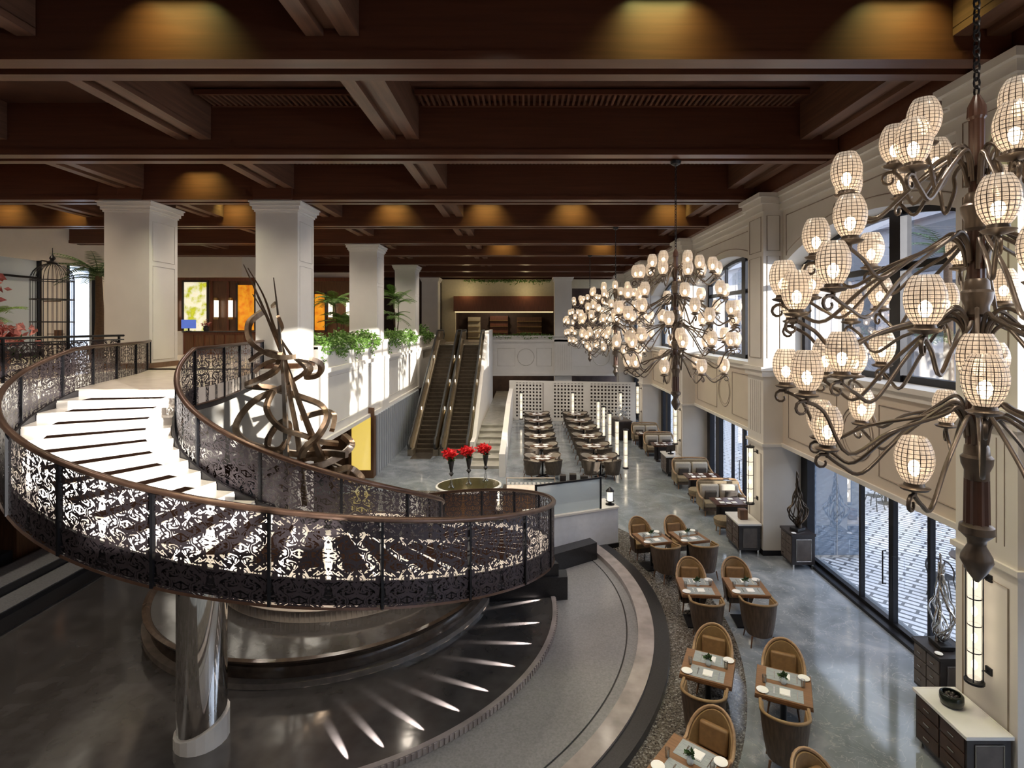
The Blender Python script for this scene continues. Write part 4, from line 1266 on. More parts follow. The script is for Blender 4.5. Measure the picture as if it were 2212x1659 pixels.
def build_wall_lamp():
    r = empty('wall_sconce'); tube_lamp(0.085, 1.62, r, 4)
    for z in (0.16, 1.46):
        b = MB().tube([(0.10, 0, z), (0.20, 0, z)], 0.01, 5).box(0.19, 0.215, -0.05, 0.05, z - 0.05, z + 0.05)
        b.build('bracket', M['black_metal'], r)
    return r


# =================================================================== POOL-SIDE DINING
mk_tan = chair_builder(M['rattan'], M['leather'], M['rattan_rim'])
mk_barrel = chair_builder(M['rattan'], M['leather'], M['leather'], False, 0.07, 0.80, 0.74)
DIN = [  # x, y, phrase for the table
    (2.06, 6.94, 'the table cut off by the bottom edge'), (2.96, 8.95, 'the second table up along the pool kerb'), (3.97, 8.49, 'the nearest window-side table'),
    (3.65, 11.7, 'the third table up along the pool kerb'), (4.68, 11.7, 'the middle window-side table'), (3.30, 14.4, 'the farthest table along the pool kerb'), (4.28, 14.5, 'the farthest window-side table')]
PLACE = ['kerb-side table at the bottom edge', 'second kerb-side table from the bottom', 'nearest window-side table', 'third kerb-side table from the bottom', 'middle window-side table', 'farthest kerb-side table', 'farthest window-side table']
for i, (x, y, ph) in enumerate(DIN):
    rz = math.atan2(y - POOL[1], x - POOL[0]); ca, sa = math.cos(rz), math.sin(rz)
    W_ = lambda u, v: (x + u * ca - v * sa, y + u * sa + v * ca)
    put('table', build_table, (x, y, 0), rz, 'square oak dining table laid for two, ' + PLACE[i], 'table', 'poolside dining tables')
    px_, py_ = W_(0, 0.63)
    put('tan', mk_tan, (px_, py_, 0), rz + PI, 'round-backed tan leather chair facing the camera at the ' + PLACE[i], 'chair', 'poolside tub chairs')
    px_, py_ = W_(0.02, -0.74)
    if i != 0:
        put('barrel', mk_barrel, (px_, py_, 0), rz + 0.06 * (i % 3 - 1), 'dark woven barrel chair seen from behind at the ' + PLACE[i], 'chair', 'poolside tub chairs')
    z = 0.765
    for s, w in ((-1, 'near'), (1, 'far')):
        a, b_ = W_(0.02, s * 0.207)
        put('mat', build_mat, (a, b_, z), rz, 'grey woven place mat on the %s half of the %s' % (w, PLACE[i]), 'place mat', 'grey place mats')
        put('napkin', build_napkin, (a, b_, z + 0.003), rz, 'white folded napkin on the %s mat of the %s' % (w, PLACE[i]), 'napkin', 'folded white napkins')
        a, b_ = W_(-s * -0.29, s * 0.285)
        put('plate', build_plate, (a, b_, z + 0.004), rz, 'white side plate at the %s corner of the %s' % ('near left' if s < 0 else 'far right', PLACE[i]), 'plate', 'white side plates')
        a, b_ = W_(-0.13, s * 0.20)
        put('fork', build_fork, (a, b_, z + 0.003), rz, 'steel fork beside the %s napkin of the %s' % (w, PLACE[i]), 'fork', 'forks')
        a, b_ = W_(0.19, s * 0.20)
        put('knife', build_knife, (a, b_, z + 0.003), rz, 'steel knife beside the %s napkin of the %s' % (w, PLACE[i]), 'knife', 'knives')
        a, b_ = W_(s * 0.27, s * 0.06)
        put('glass', build_tumbler, (a, b_, z), rz, 'clear water glass by the %s mat of the %s' % (w, PLACE[i]), 'glass', 'water glasses')
    a, b_ = W_(0.0, 0.02)
    put('plant', build_table_plant, (a, b_, z), rz, 'small leafy sprig in a glass bud vase on the ' + PLACE[i], 'vase', 'table sprigs')
# a chair whose top just enters the frame
put('tan', mk_tan, (3.55, 6.62, 0), PI + 0.35, 'tan chair whose curved back just enters the bottom edge, nearest the low console', 'chair', 'poolside tub chairs')

# =================================================================== RESTAURANT FLOOR BEYOND
mk_grey = chair_builder(M['grey_shell'], M['grey_cushion'], M['grey_shell'], False, 0.08, 0.72, 0.70)
ROWN = ['nearest', 'second', 'third', 'fourth', 'fifth', 'farthest']
for ci, (cx, cn) in enumerate(((0.70, 'left'), (3.12, 'right'))):
    for ri in range(6):
        y = 23.1 + 2.28 * ri
        nm = '%s table of the %s restaurant row' % (ROWN[ri], cn)
        put('cafe', build_far_table, (cx, y, 0), 0, 'square dark table turned on its corner, ' + nm, 'table', 'restaurant tables')
        for sx, sn in ((-1, 'left'), (1, 'right')):
            for sy, tn in ((-1, 'near'), (1, 'far')):
                put('greychair', mk_grey, (cx + sx * 0.47, y + sy * 0.50, 0), math.atan2(-sy * 0.5, -sx * 0.47) - PI / 2, 'pale lined tub chair, %s %s seat of the %s' % (tn, sn, nm), 'chair', 'restaurant tub chairs')
        for sx, sn in ((-1, 'left'), (1, 'right')):
            for sy, tn in ((-1, 'near'), (1, 'far')):
                put('setting', build_setting, (cx + sx * 0.19, y + sy * 0.19, 0.765), PI / 4 * sx * sy, 'white setting, %s %s seat of the %s' % (tn, sn, nm), 'place setting', 'white cloth settings')
        put('plate', build_plate, (cx - 0.02, y - 0.33, 0.765), 0, 'white plate at the near point of the ' + nm, 'plate', 'white side plates')
        put('tumbler', build_tumbler, (cx, y, 0.765), 0, 'clear glass in the middle of the ' + nm, 'glass', 'water glasses')
for i, y in enumerate((24.3, 26.6, 28.9, 31.2, 33.5)):
    put('floorlamp', build_floor_lamp, (4.4, y, 0), 0, '%s glowing glass lantern column in the line beside the restaurant tables' % ['nearest', 'second', 'third', 'fourth', 'farthest'][i], 'lantern', 'lantern columns')
for x, nm in ((-0.3, 'left'), (3.0, 'middle'), (6.05, 'right')):
    put('floorlamp', build_floor_lamp, (x, 35.2, 0.3), 0, '%s tall glowing cylinder lamp in front of the pierced white screen' % nm, 'lantern', 'lamps at the screen')
sc = empty('lattice_screen', (-1.1, 36.9, 0), -0.16, 'white screen wall pierced by rows of square holes behind the restaurant', 'screen')
b = MB(); LEN = 8.3; HH = 2.5
x = 0
pitch = 0.225
for (s0, s1) in ((0.35, 2.35), (2.9, 5.0), (5.3, 8.0)):
    nx = int((s1 - s0) / pitch)
    for i in range(nx + 1):
        b.box(s0 + i * pitch, s0 + i * pitch + 0.105, -0.06, 0.06, 0.1, HH)
    for j in range(11):
        b.box(s0, s0 + nx * pitch + 0.1, -0.05, 0.05, 0.12 + j * 0.225, 0.12 + j * 0.225 + 0.10)
b.build('lattice', M['plaster'], sc)
MB().box(0.1, LEN - 0.1, 0.30, 0.34, 0, HH).build('shade_sheet', M['dark_room'], sc)  # dark sheet added behind the holes, standing in for the shade there
MB().box(0, 0.36, -0.07, 0.07, 0, HH).box(2.3, 2.92, -0.07, 0.07, 0, HH).box(4.95, 5.32, -0.07, 0.07, 0, HH).box(7.95, LEN, -0.07, 0.07, 0, HH).box(0, LEN, -0.07, 0.07, HH, HH + 0.12).box(0, LEN, -0.07, 0.07, 0, 0.12).build('frame', M['plaster'], sc)

# sofas and long tables along the window wall
for (x, y, lab) in ((6.55, 18.5, 'nearest taupe two-seat sofa in the window bay behind the long table'), (6.5, 21.5, 'second taupe two-seat sofa along the window wall'),
                    (6.5, 26.8, 'third taupe two-seat sofa along the window wall'), (6.4, 29.4, 'farthest pale two-seat sofa by the far white pillar')):
    put('sofa', build_sofa, (x, y, 0), 0, lab, 'sofa', 'sofas along the window wall')
SOFT = ['nearest sofa', 'second sofa', 'third sofa', 'farthest sofa']
for i, (x, y) in enumerate(((6.5, 17.35), (6.5, 20.3), (6.5, 25.7), (6.3, 28.3))):
    put('longtable', build_sofa_table, (x, y, 0), 0, 'dark red-brown long table laid in front of the ' + SOFT[i], 'table', 'long window tables')
    for q, u in enumerate((-0.38, 0.0, 0.38)):
        for s, w in ((-1, 'near'), (1, 'far')):
            put('napkin', build_napkin, (x + u, y + 0.17 * s, 0.775), 0, 'white napkin at the %s %s place of the long table by the %s' % (w, ['left', 'middle', 'right'][q], SOFT[i]), 'napkin', 'folded white napkins')
    put('plate', build_plate, (x - 0.2, y - 0.25, 0.775), 0, 'white plate on the long table by the ' + SOFT[i], 'plate', 'white side plates')
def build_bench():
    r = empty('curved_stool')
    MB().lathe([(0.26, 0.30), (0.28, 0.36), (0.28, 0.44), (0.24, 0.47)], 20).build('seat', M['sofa'], r, smooth=40)
    MB().lathe([(0.25, 0.24), (0.27, 0.30)], 20).build('seat_rail', M['rattan_rim'], r, smooth=40)
    for k in range(4):
        a = PI / 4 + k * PI / 2
        MB().tube([(0.2 * math.cos(a), 0.2 * math.sin(a), 0.26), (0.23 * math.cos(a), 0.23 * math.sin(a), 0)], 0.02, 6).build('leg', M['rattan_rim'], r)
    return r
for (x, y, lab) in ((6.0, 16.75, 'pale-legged stool in front of the nearest long table'), (6.1, 19.7, 'pale-legged stool in front of the second long table'), (6.8, 19.7, 'stool right of the other one at the second long table')):
    put('stool', build_bench, (x, y, 0), 0, lab, 'stool', 'stools at the long tables')

# consoles against the pillars
mkA = build_console(M['marble_white'])
mkB0 = build_console(M['dark_cab'], False)
def mkB():
    r = mkB0(); r.scale = (1.0, 0.64, 1.08); return r
put('conA', mkA, (6.15, 7.80, 0), 0, 'dark drawer cabinet with a white marble top carrying a black bowl', 'cabinet', 'marble-topped consoles')
put('conA', mkA, (6.15, 15.62, 0), 0, 'dark cabinet with a white marble top beside the nearest sofa', 'cabinet', 'marble-topped consoles')
put('conA', mkA, (6.15, 23.42, 0), 0, 'dark cabinet with a white top between the second and third sofas', 'cabinet', 'marble-topped consoles')
put('conB', mkB, (7.15, 14.5, 0), 0, 'charcoal pedestal cabinet carrying the bronze looped sculpture beside the glass doors', 'cabinet', 'sculpture cabinets')
put('conB', mkB, (7.0, 9.22, 0), 0, 'charcoal pedestal cabinet carrying the silver sculpture behind the near pillar', 'cabinet', 'sculpture cabinets')
bw = empty('black_bowl', (6.12, 7.92, 0.85), 0, 'round black lacquered bowl on the nearest white marble top', 'bowl')
MB().lathe([(0.10, 0), (0.135, 0.02), (0.15, 0.08), (0.145, 0.15), (0.13, 0.165), (0.11, 0.165), (0.115, 0.14), (0.12, 0.06), (0.001, 0.05)], 28, cap=False).build('body', simple('black_lacquer', (0.015, 0.02, 0.015), 0.12, var=0.3), bw, smooth=50)
b = MB()
for q in range(9):
    a = q * 0.7
    b.lathe([(0.001, -0.03), (0.026, -0.015), (0.026, 0.015), (0.001, 0.03)], 8, c=(0.06 * math.cos(a) * (q > 0), 0.06 * math.sin(a) * (q > 0), 0.13))
b.build('stones', M['dark_cab'], bw, smooth=60)
bx = MB().box(-0.11, 0.11, -0.10, 0.10, 0, 0.27).build('menu_box', M['wood'], None, bevel=0.01); bx.location = (6.12, 15.55, 0.85)
tag(bx, 'dark wooden box on the white cabinet top beside the nearest sofa', 'box')
mo = empty('till_monitor', (6.15, 23.4, 0.85), 0.5, 'dark angled till monitor on the cabinet between the sofas', 'monitor')
b = MB(); b.M = Matrix.Translation((0, 0, 0.22)) @ Matrix.Rotation(0.3, 4, 'X'); b.box(-0.22, 0.22, -0.02, 0.02, -0.14, 0.16).build('screen', M['dark_cab'], mo)
MB().box(-0.1, 0.1, -0.08, 0.08, 0, 0.03).box(-0.03, 0.03, -0.02, 0.02, 0, 0.2).build('stand', M['black_metal'], mo)

for (y, lab) in ((7.72, 'tall lit tube sconce on the near beige pillar at the right edge'), (15.45, 'lit tube sconce on the pillar beside the nearest sofa'), (23.2, 'lit tube sconce on the pillar below the second chandelier'), (31.0, 'lit tube sconce on the farthest pillar beside the pierced screen')):
    put('sconce', build_wall_lamp, (6.285, y, 1.30), 0, lab, 'wall lamp', 'tube sconces on the pillars')

hs = empty('host_stand', (5.35, 31.0, 0), 0.15, 'dark host counter with a pale flower arrangement near the pierced screen', 'counter')
MB().box(-0.35, 0.35, -0.8, 0.8, 0, 1.0).build('body', M['dark_cab'], hs); MB().box(-0.38, 0.38, -0.83, 0.83, 1.0, 1.05).build('top', M['dark_panel'], hs)
fl = empty('pale_bouquet', (5.3, 30.6, 1.05), 0, 'grey-white flower arrangement on the dark host counter', 'flowers')
MB().lathe([(0.07, 0), (0.1, 0.12), (0.06, 0.25)], 14).build('vase', M['china'], fl, smooth=40)
leaf_cloud(160, lambda: (random.gauss(0, 0.18), random.gauss(0, 0.15), 0.5 + random.gauss(0, 0.16)), 0.14).build('blossoms', simple('grey_white_petal', (0.6, 0.62, 0.66), 0.6, var=0.4), fl)


# =================================================================== BAR ISLAND
A_, B_ = Vector((0.2, 14.67, 0)), Vector((2.63, 15.7, 0))
dv_ = (B_ - A_).normalized(); ang = math.atan2(dv_.y, dv_.x); LN = (B_ - A_).length
bc = empty('bar_counter', (A_.x, A_.y, 0), ang, 'pale grey-white bar counter behind the end of the staircase', 'counter')
MB().box(0, LN, 0.0, 0.75, 0, 1.10).build('front_panel', simple('pale_blue_white_panel', (0.80, 0.84, 0.93), 0.35, var=0.04), bc)
MB().box(0, LN + 0.02, -0.03, 0.78, 1.10, 1.15).build('top', M['marble_white'], bc)
MB().box(0.0, LN, -0.04, 0.0, 0, 0.12).build('kick_plate', M['black_metal'], bc)
gs = empty('glass_screen', (A_.x, A_.y, 1.15), ang, 'black-framed glass splash screen standing on the pale bar counter', 'screen')
MB().box(0.1, 2.06, 0.02, 0.035, 0.02, 0.84).build('pane', M['glass_soft'], gs)
gb = MB()
for i in range(27):
    gb.box(0.15 + i * 0.07, 0.158 + i * 0.07, 0.04, 0.05, 0.03, 0.42)
for j in range(7):
    gb.box(0.13, 2.03, 0.04, 0.05, 0.03 + j * 0.065, 0.038 + j * 0.065)
gb.build('wire_grid', M['dark_panel'], gs)
MB().box(0.06, 2.10, 0.005, 0.05, 0.84, 0.885).box(2.05, 2.10, 0.005, 0.05, 0, 0.885).box(0.06, 0.11, 0.005, 0.05, 0, 0.885).build('frame', M['black_metal'], gs)
b = MB()
for i in range(26):
    b.lathe([(0.03, 0), (0.035, 0.1)], 8, c=(0.25 + (i % 13) * 0.15, 0.25 + 0.16 * (i // 13), 0))
for i, (u, v, h) in enumerate([(0.35, 0.3, 0.28), (0.6, 0.45, 0.3), (0.85, 0.3, 0.25), (1.1, 0.42, 0.3), (1.4, 0.3, 0.26), (1.65, 0.42, 0.28), (1.9, 0.3, 0.25)]):
    o = MB().lathe([(0.035, 0), (0.04, 0.02), (0.04, h * 0.6), (0.015, h * 0.75), (0.015, h)], 10).build('bar_bottle', M['glass_bottle'], None, smooth=40)
    q = A_ + dv_ * u + Vector((-dv_.y, dv_.x, 0)) * v
    o.location = (q.x, q.y, 1.15)
    tag(o, 'clear bottle, number %s from the left behind the glass screen' % ['one', 'two', 'three', 'four', 'five', 'six', 'seven'][i], 'bottle', 'bottles behind the glass screen')
ln_ = empty('table_lantern', (2.42, 15.85, 1.15), 0, 'black lantern with a white glowing cylinder at the end of the bar counter', 'lantern')
MB().lathe([(0.13, 0), (0.13, 0.02), (0.05, 0.03), (0.05, 0.08), (0.12, 0.10), (0.12, 0.12)], 20).build('base', M['black_metal'], ln_, smooth=40)
MB().lathe([(0.085, 0.12), (0.085, 0.38)], 20).build('glow', M['lamp_white'], ln_, smooth=40)
MB().lathe([(0.12, 0.38), (0.12, 0.40), (0.06, 0.46), (0.02, 0.50)], 20).build('cap', M['black_metal'], ln_, smooth=40)
for k in range(4):
    a = k * PI / 2 + PI / 4
    MB().tube([(0.105 * math.cos(a), 0.105 * math.sin(a), 0.12), (0.105 * math.cos(a), 0.105 * math.sin(a), 0.38)], 0.008, 4).build('rod', M['black_metal'], ln_)

ov = empty('oval_table', (-1.87, 18.05, 0), 0.17, 'oval table with a cream rim and dark glossy top carrying three red flower vases', 'table')
MB().lathe([(1.0, 1.04), (1.0, 1.098)], 48, sx=1.0, sy=0.76).build('top', simple('olive_glossy_top', (0.06, 0.055, 0.025), 0.08, var=0.2), ov, smooth=30)
b = MB(); b.tube([(1.04 * math.cos(2 * PI * i / 48), 1.04 * 0.77 * math.sin(2 * PI * i / 48), 1.052) for i in range(48)], 0.048, 8, closed=True); b.build('rim', M['marble_white'], ov, smooth=60)
MB().lathe([(0.86, 0), (0.90, 0.5), (0.98, 1.03)], 48, sy=0.76).build('body', M['wood_mid'], ov, smooth=40)
def build_red_vase():
    r = empty('flower_vase')
    MB().lathe([(0.10, 0), (0.105, 0.015), (0.05, 0.10), (0.028, 0.24), (0.022, 0.36)], 16, cap=False).build('glass_foot', M['glass_bottle'], r, smooth=50)
    MB().lathe([(0.022, 0.36), (0.085, 0.44), (0.04, 0.50), (0.06, 0.6), (0.10, 0.85)], 16).build('dark_cup', M['granite_black'], r, smooth=40)
    b = MB(); leaf_cloud(240, lambda: (-0.06 + random.gauss(0, 0.075), random.gauss(0, 0.075), 1.06 + random.gauss(0, 0.06)), 0.12, b, droop=-0.2)
    b.build('blossom', M['red'], r)
    leaf_cloud(26, lambda: (random.gauss(0, 0.03), random.gauss(0, 0.03), 0.85 + random.uniform(0, 0.1)), 0.16, droop=-0.6).build('leaves', M['leaf_dark'], r)
    MB().tube([(0.03, 0, 0.8), (0.1, 0, 1.15), (0.16, 0, 1.38)], [0.012, 0.008, 0.002], 5).build('twig', M['trunk'], r)
    return r
for (u, v, nm) in ((-0.58, -0.28, 'left'), (0.0, 0.02, 'middle'), (0.58, 0.32, 'right')):
    q = Matrix.Rotation(0.17, 3, 'Z') @ Vector((u, v, 0))
    put('redvase', build_red_vase, (-1.87 + q.x, 18.05 + q.y, 1.102), 0.4 * u, '%s tall vase of red flowers on the oval table' % nm, 'vase', 'red flower vases')

dc = empty('display_case', (0.12, 17.85, 0), 0, 'low buffet case of white cups with a pale sloping front', 'display case')
MB().box(-0.85, 0.8, -0.45, 0.5, 0, 0.95).build('body', M['wood_mid'], dc)
MB().box(-0.88, 0.82, -0.48, 0.53, 0.95, 1.0).build('top', M['dark_cab'], dc)
MB().box(-0.74, 0.82, -0.1, 0.42, 1.0, 1.03).build('cup_tray', M['marble_cream'], dc)
b = MB(); b.M = Matrix.Translation((-0.05, -0.33, 1.108)) @ Matrix.Rotation(0.35, 4, 'X'); b.box(-0.68, 0.72, -0.18, 0.16, -0.012, 0.012); sp_ = b.build('sloping_board', simple('blush_panel', (0.72, 0.60, 0.52), 0.35)); sp_.location = (0.12, 17.85, 0.0); tag(sp_, 'pale blush sloping board in front of the white cups', 'board')
b = MB()
for x in (-0.76, 0.84):
    b.box(x - 0.015, x + 0.015, 0.40, 0.43, 1.031, 1.25)
b.box(-0.76, 0.84, 0.40, 0.43, 1.23, 1.26); tr_ = b.build('glass_rail', M['marble_cream']); tr_.location = (0.12, 17.85, 0); tag(tr_, 'thin pale rail standing behind the white cups', 'rail')
def build_cup():
    return MB().lathe([(0.03, 0), (0.045, 0.03), (0.05, 0.09), (0.046, 0.09), (0.04, 0.02), (0.001, 0.015)], 12, cap=False).build('cup', M['china'], None, smooth=50)
for j in range(3):
    for i in range(11):
        put('cup', build_cup, (-0.57 + i * 0.14, 17.86 + j * 0.15, 1.03), 0, 'white cup in the %s row of the buffet tray' % ['front', 'middle', 'back'][j], 'cup', ['front row of cups', 'middle row of cups', 'back row of cups'][j])
for i, (x, y, h, w) in enumerate(((1.09, 17.7, 0.26, 0.20), (1.22, 18.2, 0.36, 0.2), (1.42, 17.7, 0.30, 0.2), (1.55, 18.2, 0.40, 0.22), (1.74, 17.75, 0.26, 0.22), (1.92, 18.2, 0.34, 0.24), (2.10, 17.8, 0.22, 0.22))):
    o = MB().box(-w / 2, w / 2, -0.1, 0.1, 0, h).box(-w / 2 - 0.005, w / 2 + 0.005, -0.105, 0.105, h - 0.05, h - 0.04).build('dark_canister', M['dark_cab'], None, bevel=0.01)
    o.location = (x, y, 1.0); tag(o, '%s of the black boxes standing beside the white cups' % ['first from the left', 'second', 'third', 'tallest, fourth', 'fifth', 'sixth', 'last on the right'][i], 'box', 'black boxes on the back bar')
bb = empty('back_bar', (1.58, 17.95, 0), 0, 'dark back bar behind the glass screen carrying black boxes', 'counter')
MB().box(-0.60, 0.75, -0.42, 0.42, 0, 0.96).build('body', M['wood'], bb); MB().box(-0.62, 0.77, -0.44, 0.44, 0.96, 1.0).build('top', M['dark_cab'], bb)


# =================================================================== SCULPTURES
def bar_path(mb, pts, w, flat=0.55, taper=None):
    P = catmull(pts, 7)
    R = [w] * len(P)
    if taper: R = [w * (taper + (1 - taper) * i / (len(P) - 1)) for i in range(len(P))]
    return mb.tube(P, R, 4, flat=flat, a0=PI / 4)
sg = empty('ribbon_sculpture', (-5.9, 13.5, 0.82), 0, 'tall abstract sculpture of looping bronze ribbons and spikes rising behind the staircase', 'sculpture')
def SP(px, py, dy):               # sketch coordinates on the sculpture's own plane (metres from its axis)
    return ((px - 320) * 0.00410, dy, (1870 - py) * 0.00410 + 0.33)
ribs = [
    ('spike', 0.085, 0.10, [(52, 245, 0.15), (130, 400, 0.1), (230, 620, 0.05), (330, 860, 0.0), (420, 1100, -0.05), (500, 1290, -0.1), (640, 1600, -0.15)]),
    ('spike', 0.075, 0.15, [(60, 262, 0.3), (150, 430, 0.35), (220, 620, 0.3), (290, 800, 0.25), (330, 1050, 0.2), (380, 1290, 0.15), (430, 1700, 0.1)]),
    ('spike', 0.075, 0.12, [(262, 330, -0.1), (285, 520, -0.1), (312, 760, -0.15), (330, 1000, -0.15), (345, 1250, -0.2), (350, 1700, -0.2)]),
    ('spike', 0.06, 0.2, [(150, 430, -0.2), (250, 600, -0.15), (360, 780, -0.1), (440, 880, 0.0), (330, 960, 0.2), (300, 1000, 0.3)]),
    ('ribbon', 0.075, None, [(150, 530, 0.3), (118, 600, -0.1), (160, 700, -0.4), (240, 765, -0.45), (330, 800, -0.4), (440, 800, -0.2), (515, 845, 0.15), (480, 915, 0.45), (395, 930, 0.5), (440, 870, 0.3), (380, 800, 0.1)]),
    ('ribbon', 0.08, None, [(320, 780, -0.2), (310, 870, -0.4), (205, 930, -0.35), (85, 975, 0.1), (200, 1000, 0.35), (380, 1050, 0.3), (520, 1100, 0.2), (580, 1160, -0.1), (555, 1250, -0.35), (470, 1330, -0.3), (430, 1390, -0.1)]),
    ('ribbon', 0.085, None, [(300, 985, 0.1), (150, 1065, -0.2), (65, 1200, -0.3), (110, 1300, -0.2), (250, 1360, 0.0), (420, 1390, 0.1), (560, 1375, 0.0), (705, 1375, -0.2)]),
    ('ribbon', 0.07, None, [(270, 1000, -0.2), (262, 1100, -0.45), (350, 1205, -0.5), (470, 1260, -0.3), (540, 1310, 0.0), (620, 1330, 0.2)]),
    ('ribbon', 0.07, None, [(190, 1310, 0.2), (230, 1230, 0.35), (310, 1195, 0.2), (352, 1255, -0.1), (325, 1335, -0.25), (230, 1345, -0.1), (200, 1290, 0.2)]),
    ('ribbon', 0.075, None, [(420, 1330, 0.2), (560, 1425, 0.1), (640, 1465, -0.2), (740, 1440, -0.4), (790, 1510, -0.2), (740, 1570, 0.2), (620, 1560, 0.4), (520, 1500, 0.2)]),
    ('ribbon', 0.06, None, [(75, 830, 0.3), (190, 770, 0.1), (300, 790, -0.1)]),
    ('ribbon', 0.055, None, [(110, 900, 0.2), (160, 850, 0.3), (270, 815, 0.25)]),
    ('ribbon', 0.05, None, [(215, 500, 0.25), (260, 480, 0.05)]),
    ('ribbon', 0.055, None, [(250, 660, 0.2), (300, 620, 0.0), (300, 560, -0.2)]),
    ('ribbon', 0.08, None, [(380, 1180, 0.3), (500, 1150, 0.5), (585, 1170, 0.3), (600, 1240, 0.0)]),
    ('ribbon', 0.09, None, [(230, 1500, -0.2), (360, 1430, -0.4), (520, 1440, -0.3), (640, 1400, 0.0), (700, 1340, 0.2), (640, 1290, 0.35)]),
    ('ribbon', 0.09, None, [(280, 1600, 0.2), (330, 1480, 0.3), (450, 1420, 0.3), (600, 1470, 0.2), (690, 1500, 0.1)]),
]
for i, (nm, w, tp, pts) in enumerate(ribs):
    b = MB(); bar_path(b, [SP(*q) for q in pts], w * (1.2 if nm == 'spike' else 1.2), 0.85, tp)
    b.build(nm, M['steel'] if i == 2 else M['bronze'], sg)
MB().lathe([(0.75, 0), (0.7, 0.1), (0.45, 0.22), (0.3, 0.5), (0.12, 0.75)], 20, c=(0.6, 0, 0)).build('base', M['bronze'], sg, smooth=40)

def build_loop_sculpture(mat):
    def f():
        r = empty('loop_sculpture')
        MB().box(-0.16, 0.16, -0.12, 0.12, 0, 0.07).build('base', M['granite_black'], r, bevel=0.01)
        for k in range(5):
            ph = k * 1.25; s = 0.85 + 0.3 * (k % 2); h = 1.15 + 0.16 * (k % 3)
            pts = []
            for i in range(13):
                t = i / 12
                w = (0.27 * math.sin(PI * min(1, t * 1.25)) ** 0.8 if t < 0.8 else 0.06) * s
                if 0.45 < t: w *= 0.62
                a = ph + 1.9 * math.sin(t * PI * 1.2)
                pts.append((w * math.cos(a), 0.7 * w * math.sin(a), 0.07 + h * t))
            for i in range(1, 13):
                t = 1 - i / 12
                w = (0.25 * math.sin(PI * min(1, t * 1.2)) ** 0.8 if t < 0.8 else 0.05) * s
                if 0.45 < t: w *= 0.62
                a = ph + PI + 1.7 * math.sin(t * PI * 1.1)
                pts.append((w * math.cos(a), 0.7 * w * math.sin(a), 0.07 + h * t))
            MB().tube(catmull(pts, 3), 0.015 + 0.005 * (k % 2), 6).build('loop', mat, r, smooth=60)
        MB().tube([(0.05, 0, 0.07), (0.08, 0, 0.3), (0.02, 0, 0.75)], [0.08, 0.05, 0.015], 8).build('blade', mat, r, smooth=60)
        return r
    return f
put('loopA', build_loop_sculpture(simple('dark_bronze', (0.10, 0.075, 0.055), 0.35, 0.9, var=0.3)), (7.15, 14.5, 0.92), 0.5, 'looping dark bronze sculpture on the charcoal cabinet beside the doors', 'sculpture')
put('loopB', build_loop_sculpture(M['chrome']), (6.98, 9.25, 0.92), 1.5, 'curling polished silver sculpture behind the near pillar at the right', 'sculpture')
MB_ = [('round_dish', 6.93, 14.25, 'small white dish at the front corner of the bronze sculpture cabinet'), ('round_dish', 6.76, 9.02, 'small white dish on the silver sculpture cabinet')]
for nm, x, y, lab in MB_:
    o = MB().lathe([(0.03, 0), (0.06, 0.012), (0.058, 0.016), (0.001, 0.008)], 16, cap=False).build(nm, M['china'], None, smooth=40)
    o.location = (x, y, 0.92); tag(o, lab, 'dish', 'small white dishes')


# =================================================================== PLANTS
def ivy(name, x0, x1, y0, y1, z0, label, n, group, drop=0.75, up=0.55):
    r = empty(name, ((x0 + x1) / 2, (y0 + y1) / 2, z0), 0, label, 'plants', group)
    cx, cy = (x0 + x1) / 2, (y0 + y1) / 2
    b = MB(); hx, hy = (x1 - x0) / 2, (y1 - y0) / 2
    def bush():
        u, v = random.uniform(-1, 1), random.uniform(-1, 1)
        h = up * (0.55 + 0.45 * math.sin(v * hy * 2.1 + u * hx * 2.1 + 1)) * (1 - 0.3 * abs(u))
        return (u * hx, v * hy, random.uniform(0.0, 1) ** 0.6 * h)
    leaf_cloud(n, bush, 0.17, b)
    b.build('foliage', M['leaf'], r)
    b = MB()
    def hang():
        if hy > hx:
            v = random.uniform(-1, 1); e = (0.5 + 0.5 * math.sin(v * hy * 3.3)) * (0.6 + 0.4 * math.sin(v * hy * 9))
            return (hx + random.uniform(0.0, 0.10), v * hy, -random.random() ** 1.5 * drop * (0.35 + 0.65 * e) + 0.1)
        u = random.uniform(-1, 1); e = 0.5 + 0.5 * math.sin(u * hx * 3.3)
        return (u * hx, -hy - random.uniform(0, 0.1), -random.random() ** 1.5 * drop * (0.35 + 0.65 * e) + 0.1)
    leaf_cloud(int(n * 0.75), hang, 0.12, b)
    b.build('trailing_vines', M['leaf'], r)
    return r
ivy('planter_greenery', -7.7, -6.48, 17.4, 24.3, 5.62, 'bushy green plants with trailing vines between the first and second white columns', 1500, 'parapet planting')
ivy('planter_greenery', -7.7, -6.48, 25.9, 32.8, 5.62, 'bushy green plants with trailing vines between the second and third white columns', 1100, 'parapet planting')
ivy('planter_greenery', -7.6, -6.48, 34.4, 38.5, 5.62, 'bushy green plants beside the top of the escalators', 600, 'parapet planting', up=0.8)
ivy('planter_greenery', -2.4, 2.0, 40.9, 41.5, 5.5, 'low row of plants on the far white parapet', 420, 'parapet planting', 0.35, 0.3)
ivy('hanging_creeper', -4.8, 1.9, 42.75, 42.98, 9.75, 'thin creeper hanging along the top of the far cream wall', 300, None, 0.45, 0.1)

